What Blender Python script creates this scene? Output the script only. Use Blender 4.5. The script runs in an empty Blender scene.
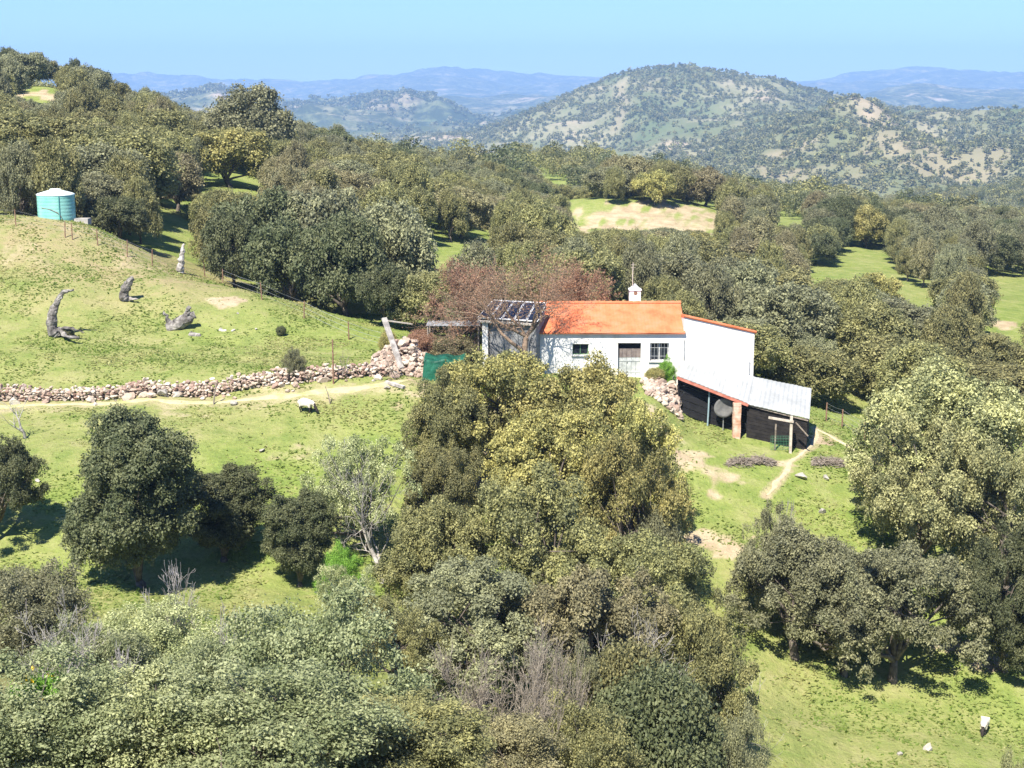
import bpy, math, random
import numpy as np
from mathutils import Vector, Matrix
R = math.radians
SC = bpy.context.scene
COL = SC.collection
random.seed(7)

# ------------------------------------------------------------------ camera
F = 1487.0                      # focal length in pixels of a 1024 wide frame
PITCH = math.atan(299 / F)
cam_d = bpy.data.cameras.new('camera'); cam = bpy.data.objects.new('camera', cam_d); COL.objects.link(cam)
cam_d.sensor_width = 36; cam_d.lens = F / 1024 * 36
cam_d.clip_start = 0.3; cam_d.clip_end = 60000
cam.location = (0, 0, 0); cam.rotation_euler = (math.pi / 2 - PITCH, 0, 0)
SC.camera = cam
# ------------------------------------------------------------------ world, sun, exposure
SUN_EL = 54.0
SUN_DIR = Vector((-0.40, -0.92, 0)).normalized()          # towards the sun, horizontally
az = math.atan2(SUN_DIR.x, SUN_DIR.y)
w = bpy.data.worlds.new("World"); SC.world = w; w.use_nodes = True
nt = w.node_tree; nt.nodes.clear()
sky = nt.nodes.new('ShaderNodeTexSky'); sky.sky_type = 'NISHITA'; sky.sun_disc = False
sky.sun_elevation = R(SUN_EL); sky.sun_rotation = az
sky.air_density = 1.0; sky.dust_density = 0.0; sky.ozone_density = 3.0; sky.altitude = 1200
bg = nt.nodes.new('ShaderNodeBackground'); bg.inputs[1].default_value = 0.098
wo = nt.nodes.new('ShaderNodeOutputWorld')
tint = nt.nodes.new('ShaderNodeMix'); tint.data_type = 'RGBA'; tint.blend_type = 'MULTIPLY'; tint.inputs[0].default_value = 1
tint.inputs[7].default_value = (0.46, 0.61, 0.92, 1)
nt.links.new(sky.outputs[0], tint.inputs[6]); nt.links.new(tint.outputs[2], bg.inputs[0]); nt.links.new(bg.outputs[0], wo.inputs[0])
sd = bpy.data.lights.new('sun', 'SUN'); sd.energy = 5.0; sd.angle = R(0.53); sd.color = (1.0, 0.94, 0.83)
sun = bpy.data.objects.new('sun', sd); COL.objects.link(sun)
s3 = Vector((SUN_DIR.x * math.cos(R(SUN_EL)), SUN_DIR.y * math.cos(R(SUN_EL)), math.sin(R(SUN_EL))))
sun.rotation_euler = s3.to_track_quat('Z', 'Y').to_euler()
SC.view_settings.view_transform = 'Standard'; SC.view_settings.look = 'None'
SC.view_settings.gamma = 1; SC.view_settings.use_curve_mapping = False
SC.view_settings.exposure = 1.10
cy = SC.cycles
cy.max_bounces = 5; cy.diffuse_bounces = 2; cy.glossy_bounces = 2; cy.transmission_bounces = 4; cy.volume_bounces = 1
cy.transparent_max_bounces = 4; cy.use_denoising = True; cy.caustics_reflective = False; cy.caustics_refractive = False
HAZE = 1.4e-4

# ------------------------------------------------------------------ pixel <-> world
cp, sp = math.cos(PITCH), math.sin(PITCH)
def at(px, py, Y):
    a = (px - 512) / F; b = (384 - py) / F
    d = (a, cp + b * sp, -sp + b * cp)
    k = Y / d[1]
    return Vector((d[0] * k, Y, d[2] * k))
def depth(p): return p[1] * cp - p[2] * sp
def proj(p):
    dd = depth(p)
    return 512 + F * p[0] / dd, 384 - F * (p[1] * sp + p[2] * cp) / dd

# ------------------------------------------------------------------ noise
def _h(ix, iy, s):
    n = (ix.astype(np.int64) * 374761393 + iy.astype(np.int64) * 668265263 + s * 974634777) & 0xffffffff
    n = ((n ^ (n >> 13)) * 1274126177) & 0xffffffff
    n = (n ^ (n >> 16)) & 0xffffffff
    return n / 4294967295.0
def vnoise(x, y, s=0):
    x = np.asarray(x, float); y = np.asarray(y, float)
    ix = np.floor(x); iy = np.floor(y); fx = x - ix; fy = y - iy
    fx = fx * fx * (3 - 2 * fx); fy = fy * fy * (3 - 2 * fy)
    a = _h(ix, iy, s); b = _h(ix + 1, iy, s); c = _h(ix, iy + 1, s); d = _h(ix + 1, iy + 1, s)
    return (a + (b - a) * fx) * (1 - fy) + (c + (d - c) * fx) * fy - 0.5
def fbm(x, y, sc, o=4, s=0, rough=0.5):
    t = 0; a = 1
    for i in range(o):
        t = t + a * vnoise(x / sc, y / sc, s + i); sc *= 0.5; a *= rough
    return t

# ------------------------------------------------------------------ terrain: one height sheet
RINGS = [  # (distance, [(column, row of the ground there)] or a plain height)
 (0.5, -1.8), (10, -5.6), (20, [(0, -10.6, 1), (1024, -11.2, 1)]), (30, [(0, -14.9, 1), (400, -15.2, 1), (700, -16.0, 1), (1024, -18.0, 1)]),
 (40, [(0, -18.0, 1), (400, -19.0, 1), (700, -22.5, 1), (1024, -25.0, 1)]),
 (50, [(0, -19.4, 1), (300, -20.4, 1), (500, -21.8, 1), (650, -23.5, 1), (760, -26.0, 1), (850, -27.4, 1), (1024, -27.9, 1)]),
 (62, [(0, 585), (150, 588), (300, 600), (450, 612), (600, 640), (700, 680), (850, 728), (1024, 745)]),
 (68, [(0, 520), (150, 520), (300, 530), (500, 562), (650, 595), (750, 625), (850, 650), (1024, 665)]),
 (75, [(0, 452), (200, 455), (400, 475), (550, 515), (680, 530), (800, 545), (900, 560), (1024, 575)]),
 (82, [(0, 408), (200, 407), (400, 405), (550, 420), (640, 430), (680, 452), (740, 465), (850, 490), (1024, 500)]),
 (87, [(0, 378), (200, 372), (330, 365), (420, 372), (500, 382), (600, 384), (655, 390), (690, 422), (740, 434), (810, 446), (900, 462), (1024, 470)]),
 (95, [(0, 335), (100, 338), (200, 345), (330, 347), (400, 345), (500, 360), (680, 362), (760, 395), (820, 415), (890, 430), (1024, 445)]),
 (105, [(0, 270), (60, 275), (100, 280), (180, 286), (260, 297), (330, 314), (380, 325), (450, 330), (600, 340), (700, 360), (800, 408), (1024, 432)]),
 (115, [(0, 216), (50, 218), (90, 226), (130, 245), (180, 270), (260, 300), (330, 318), (450, 315), (600, 330), (750, 358), (1024, 398)]),
 (122, [(0, 224), (90, 236), (180, 264), (260, 292), (400, 300), (450, 295), (600, 315), (750, 342), (1024, 380)]),
 (150, [(0, 187), (100, 195), (150, 205), (200, 222), (300, 237), (430, 262), (480, 262), (600, 290), (750, 312), (870, 330), (1024, 342)]),
 (180, [(0, 158), (100, 163), (180, 178), (240, 186), (300, 200), (450, 238), (600, 262), (750, 280), (870, 288), (1024, 305)]),
 (230, [(0, 105), (80, 115), (150, 140), (230, 160), (300, 172), (400, 195), (500, 218), (570, 235), (640, 237), (715, 238), (780, 247), (870, 252), (1024, 268)]),
 (258, [(0, 85), (50, 86), (100, 104), (150, 124), (200, 145), (300, 160), (400, 180), (450, 195), (520, 207), (570, 201), (600, 197), (660, 197), (700, 205), (760, 225), (870, 238), (1024, 250)]),
 (310, [(0, 98), (150, 134), (300, 172), (450, 200), (570, 207), (660, 205), (760, 222), (870, 228), (1024, 238)]),
 (450, [(0, 110), (300, 152), (450, 172), (520, 167), (600, 170), (700, 188), (780, 210), (900, 222), (1024, 232)]),
 (650, 250), (900, [(0, 240), (700, 245), (800, 232), (860, 217), (920, 203), (1000, 197), (1024, 194), (1100, 190)]),
 (1200, [(0, 200), (450, 188), (550, 184), (700, 192), (800, 200), (860, 196), (950, 192), (1024, 186)]),
 (1750, [(0, 180), (300, 170), (500, 168), (600, 165), (700, 158), (760, 140), (800, 122), (830, 106), (855, 99), (881, 96), (915, 103), (949, 111), (982, 107), (1024, 109), (1100, 115)]),
 (2150, [(0, 165), (400, 160), (520, 150), (640, 130), (750, 118), (850, 112), (1024, 122)]),
 (2700, [(0, 150), (300, 146), (400, 144), (470, 138), (500, 128), (540, 110), (570, 98), (600, 85), (625, 76), (650, 72), (690, 71), (740, 78), (780, 81), (820, 86), (850, 96), (900, 112), (1024, 125)]),
 (3300, [(0, 140), (400, 136), (600, 125), (1024, 130)]),
 (4300, [(0, 100), (140, 100), (180, 91), (212, 86), (265, 91), (330, 90), (373, 86), (406, 92), (440, 98), (472, 115), (500, 116), (519, 109), (560, 112), (1024, 112)]),
 (5100, 118),
 (6600, [(0, 98), (120, 92), (300, 97), (390, 95), (466, 98), (522, 95), (565, 95), (620, 98), (780, 98), (850, 92), (868, 83), (915, 72), (949, 71), (1024, 73), (1100, 76)]),
 (8200, 100),
 (11500, [(-60, 78), (100, 72), (130, 72), (200, 77), (300, 80), (340, 78), (400, 73), (440, 67), (480, 69), (520, 73), (560, 75), (610, 76), (700, 78), (760, 74), (800, 67), (840, 63), (900, 63), (960, 68), (1024, 69), (1100, 72)]),
 (13500, 90),
]
U0 = 15.0
UG = np.linspace(-0.7, 0.7, 701)
def ring_z(Y, prof):
    if not isinstance(prof, list):
        prof = [(-100, prof, 1), (1124, prof, 1)] if prof < 0 else [(-100, prof), (1124, prof)]
    us, zs = [], []
    for k in prof:
        if len(k) == 3: p = at(k[0], 500, Y); z = k[1]
        else: p = at(k[0], k[1], Y); z = p.z
        us.append(p.x / (Y + U0)); zs.append(z)
    z = np.interp(UG, us, zs)
    n = 9 if Y < 1000 else 5
    ker = np.hanning(n + 2)[1:-1]; ker /= ker.sum()
    return np.convolve(np.pad(z, n // 2, mode='edge'), ker, mode='valid')
RT = np.array([math.log(r[0] + 8) for r in RINGS]); RZ = np.array([ring_z(*r) for r in RINGS])
def pchip(T, Z, t):
    h = np.diff(T)[:, None]; d = np.diff(Z, axis=0) / h
    m = np.zeros_like(Z)
    w1 = 2 * h[1:] + h[:-1]; w2 = h[1:] + 2 * h[:-1]
    same = (d[:-1] * d[1:]) > 0
    with np.errstate(divide='ignore', invalid='ignore'):
        hm = (w1 + w2) / (w1 / d[:-1] + w2 / d[1:])
    m[1:-1] = np.where(same, hm, 0); m[0] = d[0]; m[-1] = d[-1]
    i = np.clip(np.searchsorted(T, t, side='right') - 1, 0, len(T) - 2)
    hh = h[i]; s = ((t - T[i])[:, None]) / hh
    return ((2 * s**3 - 3 * s**2 + 1) * Z[i] + (s**3 - 2 * s**2 + s) * hh * m[i]
            + (-2 * s**3 + 3 * s**2) * Z[i + 1] + (s**3 - s**2) * hh * m[i + 1])
TT = np.linspace(RT[0], RT[-1], 3000)
TABLE = pchip(RT, RZ, TT)
def smooth(a, b, x):
    t = np.clip((x - a) / (b - a), 0, 1); return t * t * (3 - 2 * t)
FLATS = []   # (x0, x1, y0, y1) levelled building platforms
def gz(x, y):
    x = np.asarray(x, float); y = np.asarray(y, float)
    yy = np.maximum(y, 0.5)
    t = (np.log(yy + 8) - TT[0]) / (TT[1] - TT[0]); t = np.clip(t, 0, len(TT) - 1.001)
    u = (x / (yy + U0) + 0.7) / 1.4 * 700; u = np.clip(u, 0, 699.999)
    i = t.astype(int); j = u.astype(int); ft = t - i; fu = u - j
    z = (TABLE[i, j] * (1 - fu) + TABLE[i, j + 1] * fu) * (1 - ft) + (TABLE[i + 1, j] * (1 - fu) + TABLE[i + 1, j + 1] * fu) * ft
    calm = 1 - 0.85 * np.exp(-(((x - 8) / 14)**2 + ((y - 89) / 5)**2)**2)
    near = fbm(x, y, 6.0, 3, 3) * 0.42 * calm * smooth(3, 20, yy) + fbm(x, y, 0.9, 1, 9) * 0.07
    mid = fbm(x, y, 45, 3, 20) * 3.0 * smooth(260, 500, yy)
    rid = -np.abs(fbm(x, y, 520, 5, 40, 0.55)) * 2 + 0.12
    far = rid * 70 * smooth(900, 1500, yy) * (1 - 0.55 * smooth(3200, 7000, yy)) + rid * 0
    far2 = (-np.abs(fbm(x, y, 2100, 5, 60, 0.55)) * 2 + 0.10) * 110 * smooth(3600, 8000, yy)
    return z + near * (1 - smooth(400, 900, yy)) + mid * (1 - smooth(900, 1600, yy)) + far + far2
def gz1(x, y): return float(gz(np.array([x]), np.array([y]))[0])
def ground_at(px, py, y0=45.0, y1=400.0):
    ys = np.concatenate([np.arange(y0, min(y1, 130), 0.1), np.arange(130, max(y1, 131), 0.4)])
    a = (px - 512) / F; b = (384 - py) / F
    d = np.array((a, cp + b * sp, -sp + b * cp)); k = ys / d[1]
    zz = d[2] * k; g = gz(d[0] * k, ys)
    hit = np.nonzero(zz <= g)[0]
    i = hit[0] if len(hit) else len(ys) - 1
    return Vector((d[0] * k[i], ys[i], float(g[i])))

# ------------------------------------------------------------------ materials
def nodes(m):
    m.use_nodes = True; n = m.node_tree; n.nodes.clear(); return n
def N(n, t, **kw):
    x = n.nodes.new(t)
    for k, v in kw.items():
        if k.startswith('i_'):
            k = k[2:]; x.inputs[int(k) if k.isdigit() else k].default_value = v
        else: setattr(x, k, v)
    return x
def noise(n, scale, detail=4, rough=0.55, obj=False, vec=None):
    t = N(n, 'ShaderNodeTexNoise', i_Scale=scale, i_Detail=detail, i_Roughness=rough)
    if vec is None:
        tc = N(n, 'ShaderNodeTexCoord'); n.links.new(tc.outputs['Object' if obj else 'Object'], t.inputs['Vector'])
    else: n.links.new(vec, t.inputs['Vector'])
    return t
def ramp(n, fac, stops):
    r = N(n, 'ShaderNodeValToRGB'); e = r.color_ramp.elements
    while len(e) > 1: e.remove(e[-1])
    e[0].position = stops[0][0]; e[0].color = (*stops[0][1], 1)
    for p, c in stops[1:]:
        q = e.new(p); q.color = (*c, 1)
    n.links.new(fac, r.inputs[0]); return r.outputs[0]
def mixc(n, f, a, b, mode='MIX'):
    x = N(n, 'ShaderNodeMix', data_type='RGBA', blend_type=mode)
    for s, v in ((0, f), (6, a), (7, b)):
        if hasattr(v, 'is_output'): n.links.new(v, x.inputs[s])
        else: x.inputs[s].default_value = v if s == 0 else (*v, 1)
    return x.outputs[2]
def math_(n, op, a, b=0.0, clamp=False):
    x = N(n, 'ShaderNodeMath', operation=op, use_clamp=clamp)
    for s, v in ((0, a), (1, b)):
        if hasattr(v, 'is_output'): n.links.new(v, x.inputs[s])
        else: x.inputs[s].default_value = v
    return x.outputs[0]
def attr(n, name):
    return N(n, 'ShaderNodeAttribute', attribute_name=name).outputs['Fac']
def bsdf(n, col, rough=0.85, bump=None, bs=0.4, bd=0.05, spec=0.25, metal=0.0):
    b = N(n, 'ShaderNodeBsdfPrincipled', i_Roughness=rough, i_Metallic=metal)
    b.inputs['Specular IOR Level'].default_value = spec
    if hasattr(col, 'is_output'): n.links.new(col, b.inputs['Base Color'])
    else: b.inputs['Base Color'].default_value = (*col, 1)
    if bump is not None:
        bb = N(n, 'ShaderNodeBump', i_Strength=bs, i_Distance=bd)
        n.links.new(bump, bb.inputs['Height']); n.links.new(bb.outputs[0], b.inputs['Normal'])
    o = N(n, 'ShaderNodeOutputMaterial'); n.links.new(b.outputs[0], o.inputs[0]); return b
MATS = {}
def mat_noise(name, c1, c2, scale=3.0, rough=0.85, c3=None, spec=0.25, bd=0.02, bs=0.5, metal=0.0, detail=5):
    """mottled surface: two or three colours mixed by noise, with a bump"""
    if name in MATS: return MATS[name]
    m = bpy.data.materials.new(name); n = nodes(m)
    a = noise(n, scale, detail, 0.6)
    st = [(0.36, c1), (0.62, c2)] if c3 is None else [(0.32, c1), (0.5, c2), (0.68, c3)]
    c = ramp(n, a.outputs[0], st)
    f = noise(n, scale * 6, 3, 0.6)
    bsdf(n, c, rough, f.outputs[0], bs, bd, spec, metal); MATS[name] = m; return m
def mat_island(name, cols, rough=0.9, scale=6.0):
    """separate stones: a colour per piece plus mottling"""
    m = bpy.data.materials.new(name); n = nodes(m)
    g = N(n, 'ShaderNodeNewGeometry')
    k = len(cols)
    c = ramp(n, g.outputs['Random Per Island'], [(i / (k - 1), cc) for i, cc in enumerate(cols)])
    a = noise(n, scale, 5, 0.65)
    c = mixc(n, 0.55, c, ramp(n, a.outputs[0], [(0.3, (0.45, 0.42, 0.38)), (0.65, (1.0, 1.0, 1.0))]), 'MULTIPLY')
    bsdf(n, c, rough, a.outputs[0], 0.7, 0.05, 0.2); return m

def leaf_mat(name, base, alt, amount=0.5, tr=0.38, vary=0.35):
    """base leaf colour, alt = colour of new growth that comes on some clumps"""
    m = bpy.data.materials.new(name); n = nodes(m)
    cl = attr(n, 'clump'); lf = attr(n, 'leafr')
    oi = N(n, 'ShaderNodeObjectInfo').outputs['Random']
    f = math_(n, 'ADD', cl, math_(n, 'MULTIPLY', math_(n, 'SUBTRACT', lf, 0.5), 0.7))
    f = math_(n, 'MULTIPLY', math_(n, 'ADD', f, amount - 0.8), 1.8, True)
    c = mixc(n, f, base, alt)
    hsv = N(n, 'ShaderNodeHueSaturation')
    n.links.new(c, hsv.inputs['Color'])
    v = math_(n, 'ADD', math_(n, 'MULTIPLY', lf, vary), 1 - vary / 2)
    v = math_(n, 'MULTIPLY', v, math_(n, 'ADD', math_(n, 'MULTIPLY', oi, 0.3), 0.85))
    n.links.new(v, hsv.inputs['Value'])
    n.links.new(math_(n, 'ADD', math_(n, 'MULTIPLY', oi, 0.018), 0.496), hsv.inputs['Hue'])
    b = N(n, 'ShaderNodeBsdfPrincipled', i_Roughness=0.55); b.inputs['Specular IOR Level'].default_value = 0.3
    n.links.new(hsv.outputs[0], b.inputs['Base Color'])
    t = N(n, 'ShaderNodeBsdfTranslucent'); n.links.new(hsv.outputs[0], t.inputs[0])
    mx = N(n, 'ShaderNodeMixShader', i_0=tr)
    n.links.new(b.outputs[0], mx.inputs[1]); n.links.new(t.outputs[0], mx.inputs[2])
    o = N(n, 'ShaderNodeOutputMaterial'); n.links.new(mx.outputs[0], o.inputs[0]); return m
TONE = {
 'dark green':      leaf_mat('leaf_dark', (0.122, 0.139, 0.065), (0.210, 0.218, 0.106), 0.42),
 'grey-green':      leaf_mat('leaf_grey', (0.218, 0.220, 0.125), (0.357, 0.350, 0.190), 0.46),
 'olive green':     leaf_mat('leaf_olive', (0.200, 0.200, 0.089), (0.378, 0.350, 0.149), 0.5),
 'yellow-green':    leaf_mat('leaf_yellow', (0.187, 0.191, 0.076), (0.525, 0.468, 0.173), 0.66),
 'brownish olive':  leaf_mat('leaf_brown', (0.226, 0.207, 0.113), (0.389, 0.343, 0.186), 0.5),
 'pale yellow':     leaf_mat('leaf_pale', (0.210, 0.220, 0.099), (0.525, 0.508, 0.243), 0.64),
 'pale olive':      leaf_mat('leaf_shrub', (0.215, 0.244, 0.113), (0.389, 0.407, 0.216), 0.5),
 'silvery':         leaf_mat('leaf_silver', (0.293, 0.316, 0.144), (0.533, 0.540, 0.276), 0.5),
 'rusty':           leaf_mat('leaf_rust', (0.315, 0.182, 0.119), (0.452, 0.255, 0.162), 0.5),
 'bright green':    leaf_mat('leaf_bright', (0.163, 0.326, 0.042), (0.357, 0.582, 0.097), 0.5),
}
M_FLOWER = mat_noise('gorse_flower', (0.75, 0.52, 0.02), (0.85, 0.65, 0.05))
M_BARK = mat_noise('bark', (0.07, 0.058, 0.048), (0.19, 0.16, 0.13), 4, bd=0.04)
M_DEAD = mat_noise('dead_wood', (0.26, 0.235, 0.21), (0.52, 0.485, 0.44), 3, bd=0.04)
M_STUMP = mat_noise('weathered_stump', (0.05, 0.043, 0.038), (0.17, 0.155, 0.14), 2.2, c3=(0.40, 0.37, 0.33), bd=0.08)
M_TWIG = mat_noise('grey_twig', (0.19, 0.16, 0.125), (0.40, 0.35, 0.28), 4)
M_REDTWIG = mat_noise('reddish_twig', (0.17, 0.12, 0.085), (0.32, 0.23, 0.16), 3)
M_WHITE = mat_noise('whitewash', (0.52, 0.50, 0.46), (0.76, 0.755, 0.73), 0.55, c3=(0.83, 0.825, 0.80), bd=0.03, detail=9)
M_WOOD = mat_noise('old_wood', (0.16, 0.13, 0.10), (0.34, 0.29, 0.24), 5)
M_PALEWOOD = mat_noise('pale_wood', (0.42, 0.36, 0.29), (0.62, 0.56, 0.48), 4)
M_METAL = mat_noise('grey_metal', (0.28, 0.29, 0.30), (0.46, 0.47, 0.47), 3, 0.5, metal=0.3)
M_RUST = mat_noise('rusty_metal', (0.16, 0.08, 0.05), (0.30, 0.19, 0.13), 9)
M_DARKBOARD = mat_noise('dark_boards', (0.014, 0.012, 0.012), (0.032, 0.028, 0.026), 3)
M_TILE = mat_noise('terracotta', (0.50, 0.135, 0.055), (0.60, 0.185, 0.080), 1.3, c3=(0.55, 0.21, 0.115), bd=0.02)
M_BRICK = mat_noise('brick_pier', (0.50, 0.27, 0.17), (0.66, 0.50, 0.40), 3)
M_SHEET = mat_noise('white_sheet_metal', (0.315, 0.325, 0.315), (0.43, 0.44, 0.425), 0.8, 0.5)
M_CONC = mat_noise('concrete', (0.30, 0.28, 0.25), (0.44, 0.41, 0.37), 3)
M_SHADE = mat_noise('painted_shade', (0.012, 0.012, 0.014), (0.02, 0.02, 0.022), 3)  # near-black colour standing in for the shade of unlit interiors
M_TANK = mat_noise('turquoise_plastic', (0.17, 0.45, 0.39), (0.27, 0.55, 0.48), 0.8, 0.4, spec=0.4)
M_TANKTOP = mat_noise('bleached_plastic', (0.60, 0.72, 0.68), (0.74, 0.82, 0.78), 1.2, 0.5)
M_TARP = mat_noise('green_tarp', (0.006, 0.060, 0.036), (0.022, 0.145, 0.085), 1.5, 0.5, bd=0.05)
M_PANEL = mat_noise('solar_cells', (0.012, 0.016, 0.03), (0.02, 0.025, 0.045), 2, 0.25, spec=0.5, bs=0.0)
M_ALU = mat_noise('aluminium', (0.62, 0.63, 0.64), (0.74, 0.75, 0.76), 4, 0.5)
M_WOOL = mat_noise('wool', (0.56, 0.50, 0.40), (0.74, 0.69, 0.58), 12, bd=0.03)
M_FACE = mat_noise('dark_face', (0.02, 0.017, 0.015), (0.05, 0.04, 0.035), 8)
M_PLASTER = mat_noise('grey_render', (0.16, 0.16, 0.165), (0.28, 0.28, 0.28), 1.5)
M_GREYDISH = mat_noise('pale_dish', (0.13, 0.13, 0.13), (0.20, 0.20, 0.19), 3)
M_STONE = mat_island('wall_stone', [(0.50, 0.40, 0.31), (0.30, 0.19, 0.15), (0.62, 0.53, 0.42), (0.40, 0.27, 0.21), (0.74, 0.68, 0.57), (0.36, 0.30, 0.24), (0.56, 0.43, 0.34)])
M_RUBBLE = mat_island('rubble_stone', [(0.48, 0.38, 0.30), (0.33, 0.24, 0.19), (0.60, 0.50, 0.41), (0.42, 0.30, 0.24), (0.64, 0.56, 0.46), (0.40, 0.33, 0.26)])
M_ROCK = mat_noise('field_rock', (0.26, 0.24, 0.21), (0.46, 0.43, 0.38), 2.0, bd=0.05)

# ground sheet material
def ground_material():
    m = bpy.data.materials.new('meadow'); n = nodes(m)
    g = N(n, 'ShaderNodeNewGeometry'); P = g.outputs['Position']
    big = noise(n, 0.09, 5, 0.62, vec=P); med = noise(n, 0.55, 6, 0.68, vec=P); fine = noise(n, 4.2, 5, 0.7, vec=P)
    tuft = noise(n, 1.7, 6, 0.75, vec=P)
    c = ramp(n, big.outputs[0], [(0.34, (0.205, 0.275, 0.062)), (0.5, (0.262, 0.312, 0.088)), (0.68, (0.335, 0.335, 0.14))])
    c2 = ramp(n, med.outputs[0], [(0.36, (0.135, 0.205, 0.045)), (0.52, (0.25, 0.30, 0.080)), (0.68, (0.37, 0.36, 0.17))])
    c = mixc(n, 0.55, c, c2)
    c = mixc(n, math_(n, 'MULTIPLY', ramp(n, tuft.outputs[0], [(0.56, (0, 0, 0)), (0.70, (1, 1, 1))]), 0.5), c, (0.34, 0.30, 0.16))
    c = mixc(n, 0.5, c, ramp(n, fine.outputs[0], [(0.32, (0.55, 0.58, 0.45)), (0.62, (1.1, 1.1, 1.05))]), 'MULTIPLY')
    # dry tops of the hill and bare earth
    dry = math_(n, 'MULTIPLY', attr(n, 'dry'), ramp(n, med.outputs[0], [(0.30, (0.15, 0.15, 0.15)), (0.58, (1, 1, 1))]))
    c = mixc(n, dry, c, (0.34, 0.285, 0.15))
    de = math_(n, 'ADD', math_(n, 'MULTIPLY', attr(n, 'dirt'), 1.7), math_(n, 'MULTIPLY', math_(n, 'SUBTRACT', tuft.outputs[0], 0.62), 2.2), True)
    dcol = ramp(n, med.outputs[0], [(0.35, (0.37, 0.28, 0.18)), (0.65, (0.52, 0.44, 0.29))])
    c = mixc(n, math_(n, 'MULTIPLY', de, attr(n, 'dirtmask')), c, dcol)
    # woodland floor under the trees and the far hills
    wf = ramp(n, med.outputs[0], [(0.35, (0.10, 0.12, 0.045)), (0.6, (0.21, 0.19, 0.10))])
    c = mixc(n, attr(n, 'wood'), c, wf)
    hb = noise(n, 0.006, 6, 0.62, vec=P); hm = noise(n, 0.028, 6, 0.7, vec=P)
    hc = ramp(n, hb.outputs[0], [(0.36, (0.12, 0.15, 0.07)), (0.5, (0.165, 0.175, 0.09)), (0.60, (0.27, 0.25, 0.155)), (0.70, (0.42, 0.33, 0.24))])
    c = mixc(n, attr(n, 'hill'), c, hc)
    fm = ramp(n, math_(n, 'ADD', math_(n, 'MULTIPLY', hm.outputs[0], 0.7), math_(n, 'MULTIPLY', hb.outputs[0], 0.3)), [(0.46, (0, 0, 0)), (0.58, (1, 1, 1))])
    fc = mixc(n, fm, (0.035, 0.05, 0.03), hc)
    c = mixc(n, attr(n, 'farwood'), c, fc)
    c = mixc(n, attr(n, 'farbare'), c, (0.40, 0.305, 0.215))
    vo = N(n, 'ShaderNodeTexVoronoi', i_Scale=1.1); n.links.new(P, vo.inputs['Vector'])
    h = math_(n, 'ADD', fine.outputs[0], math_(n, 'MULTIPLY', tuft.outputs[0], 1.6))
    bsdf(n, c, 0.95, h, 0.75, 0.16, 0.1)
    return m

# ------------------------------------------------------------------ object helpers
def obj(name, mesh, m=None, parent=None, loc=(0, 0, 0)):
    o = bpy.data.objects.new(name, mesh); COL.objects.link(o); o.location = loc
    if m is not None and not mesh.materials: mesh.materials.append(m)
    if parent is not None: o.parent = parent
    return o
def tag(o, label=None, cat=None, group=None, kind=None):
    if label: o['label'] = label
    if cat: o['category'] = cat
    if group: o['group'] = group
    if kind: o['kind'] = kind
    return o
def thing(name, label, cat, loc=(0, 0, 0), rz=0.0, group=None):
    o = bpy.data.objects.new(name, None); COL.objects.link(o); o.empty_display_size = 0.3
    o.location = loc; o.rotation_euler = (0, 0, rz); return tag(o, label, cat, group)
def npmesh(name, V, Q, attrs=None, smooth_=False):
    me = bpy.data.meshes.new(name)
    V = np.asarray(V, np.float32); Q = np.asarray(Q, np.int32)
    me.vertices.add(len(V)); me.vertices.foreach_set('co', V.ravel())
    nf, k = Q.shape
    me.loops.add(nf * k); me.polygons.add(nf)
    me.polygons.foreach_set('loop_start', np.arange(0, nf * k, k, dtype=np.int32))
    me.loops.foreach_set('vertex_index', Q.ravel())
    me.update(calc_edges=True)
    me.polygons.foreach_set('use_smooth', np.full(nf, bool(smooth_)))
    for a, (dom, data) in (attrs or {}).items():
        at_ = me.attributes.new(a, 'FLOAT', dom); at_.data.foreach_set('value', np.asarray(data, np.float32))
    return me
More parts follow.
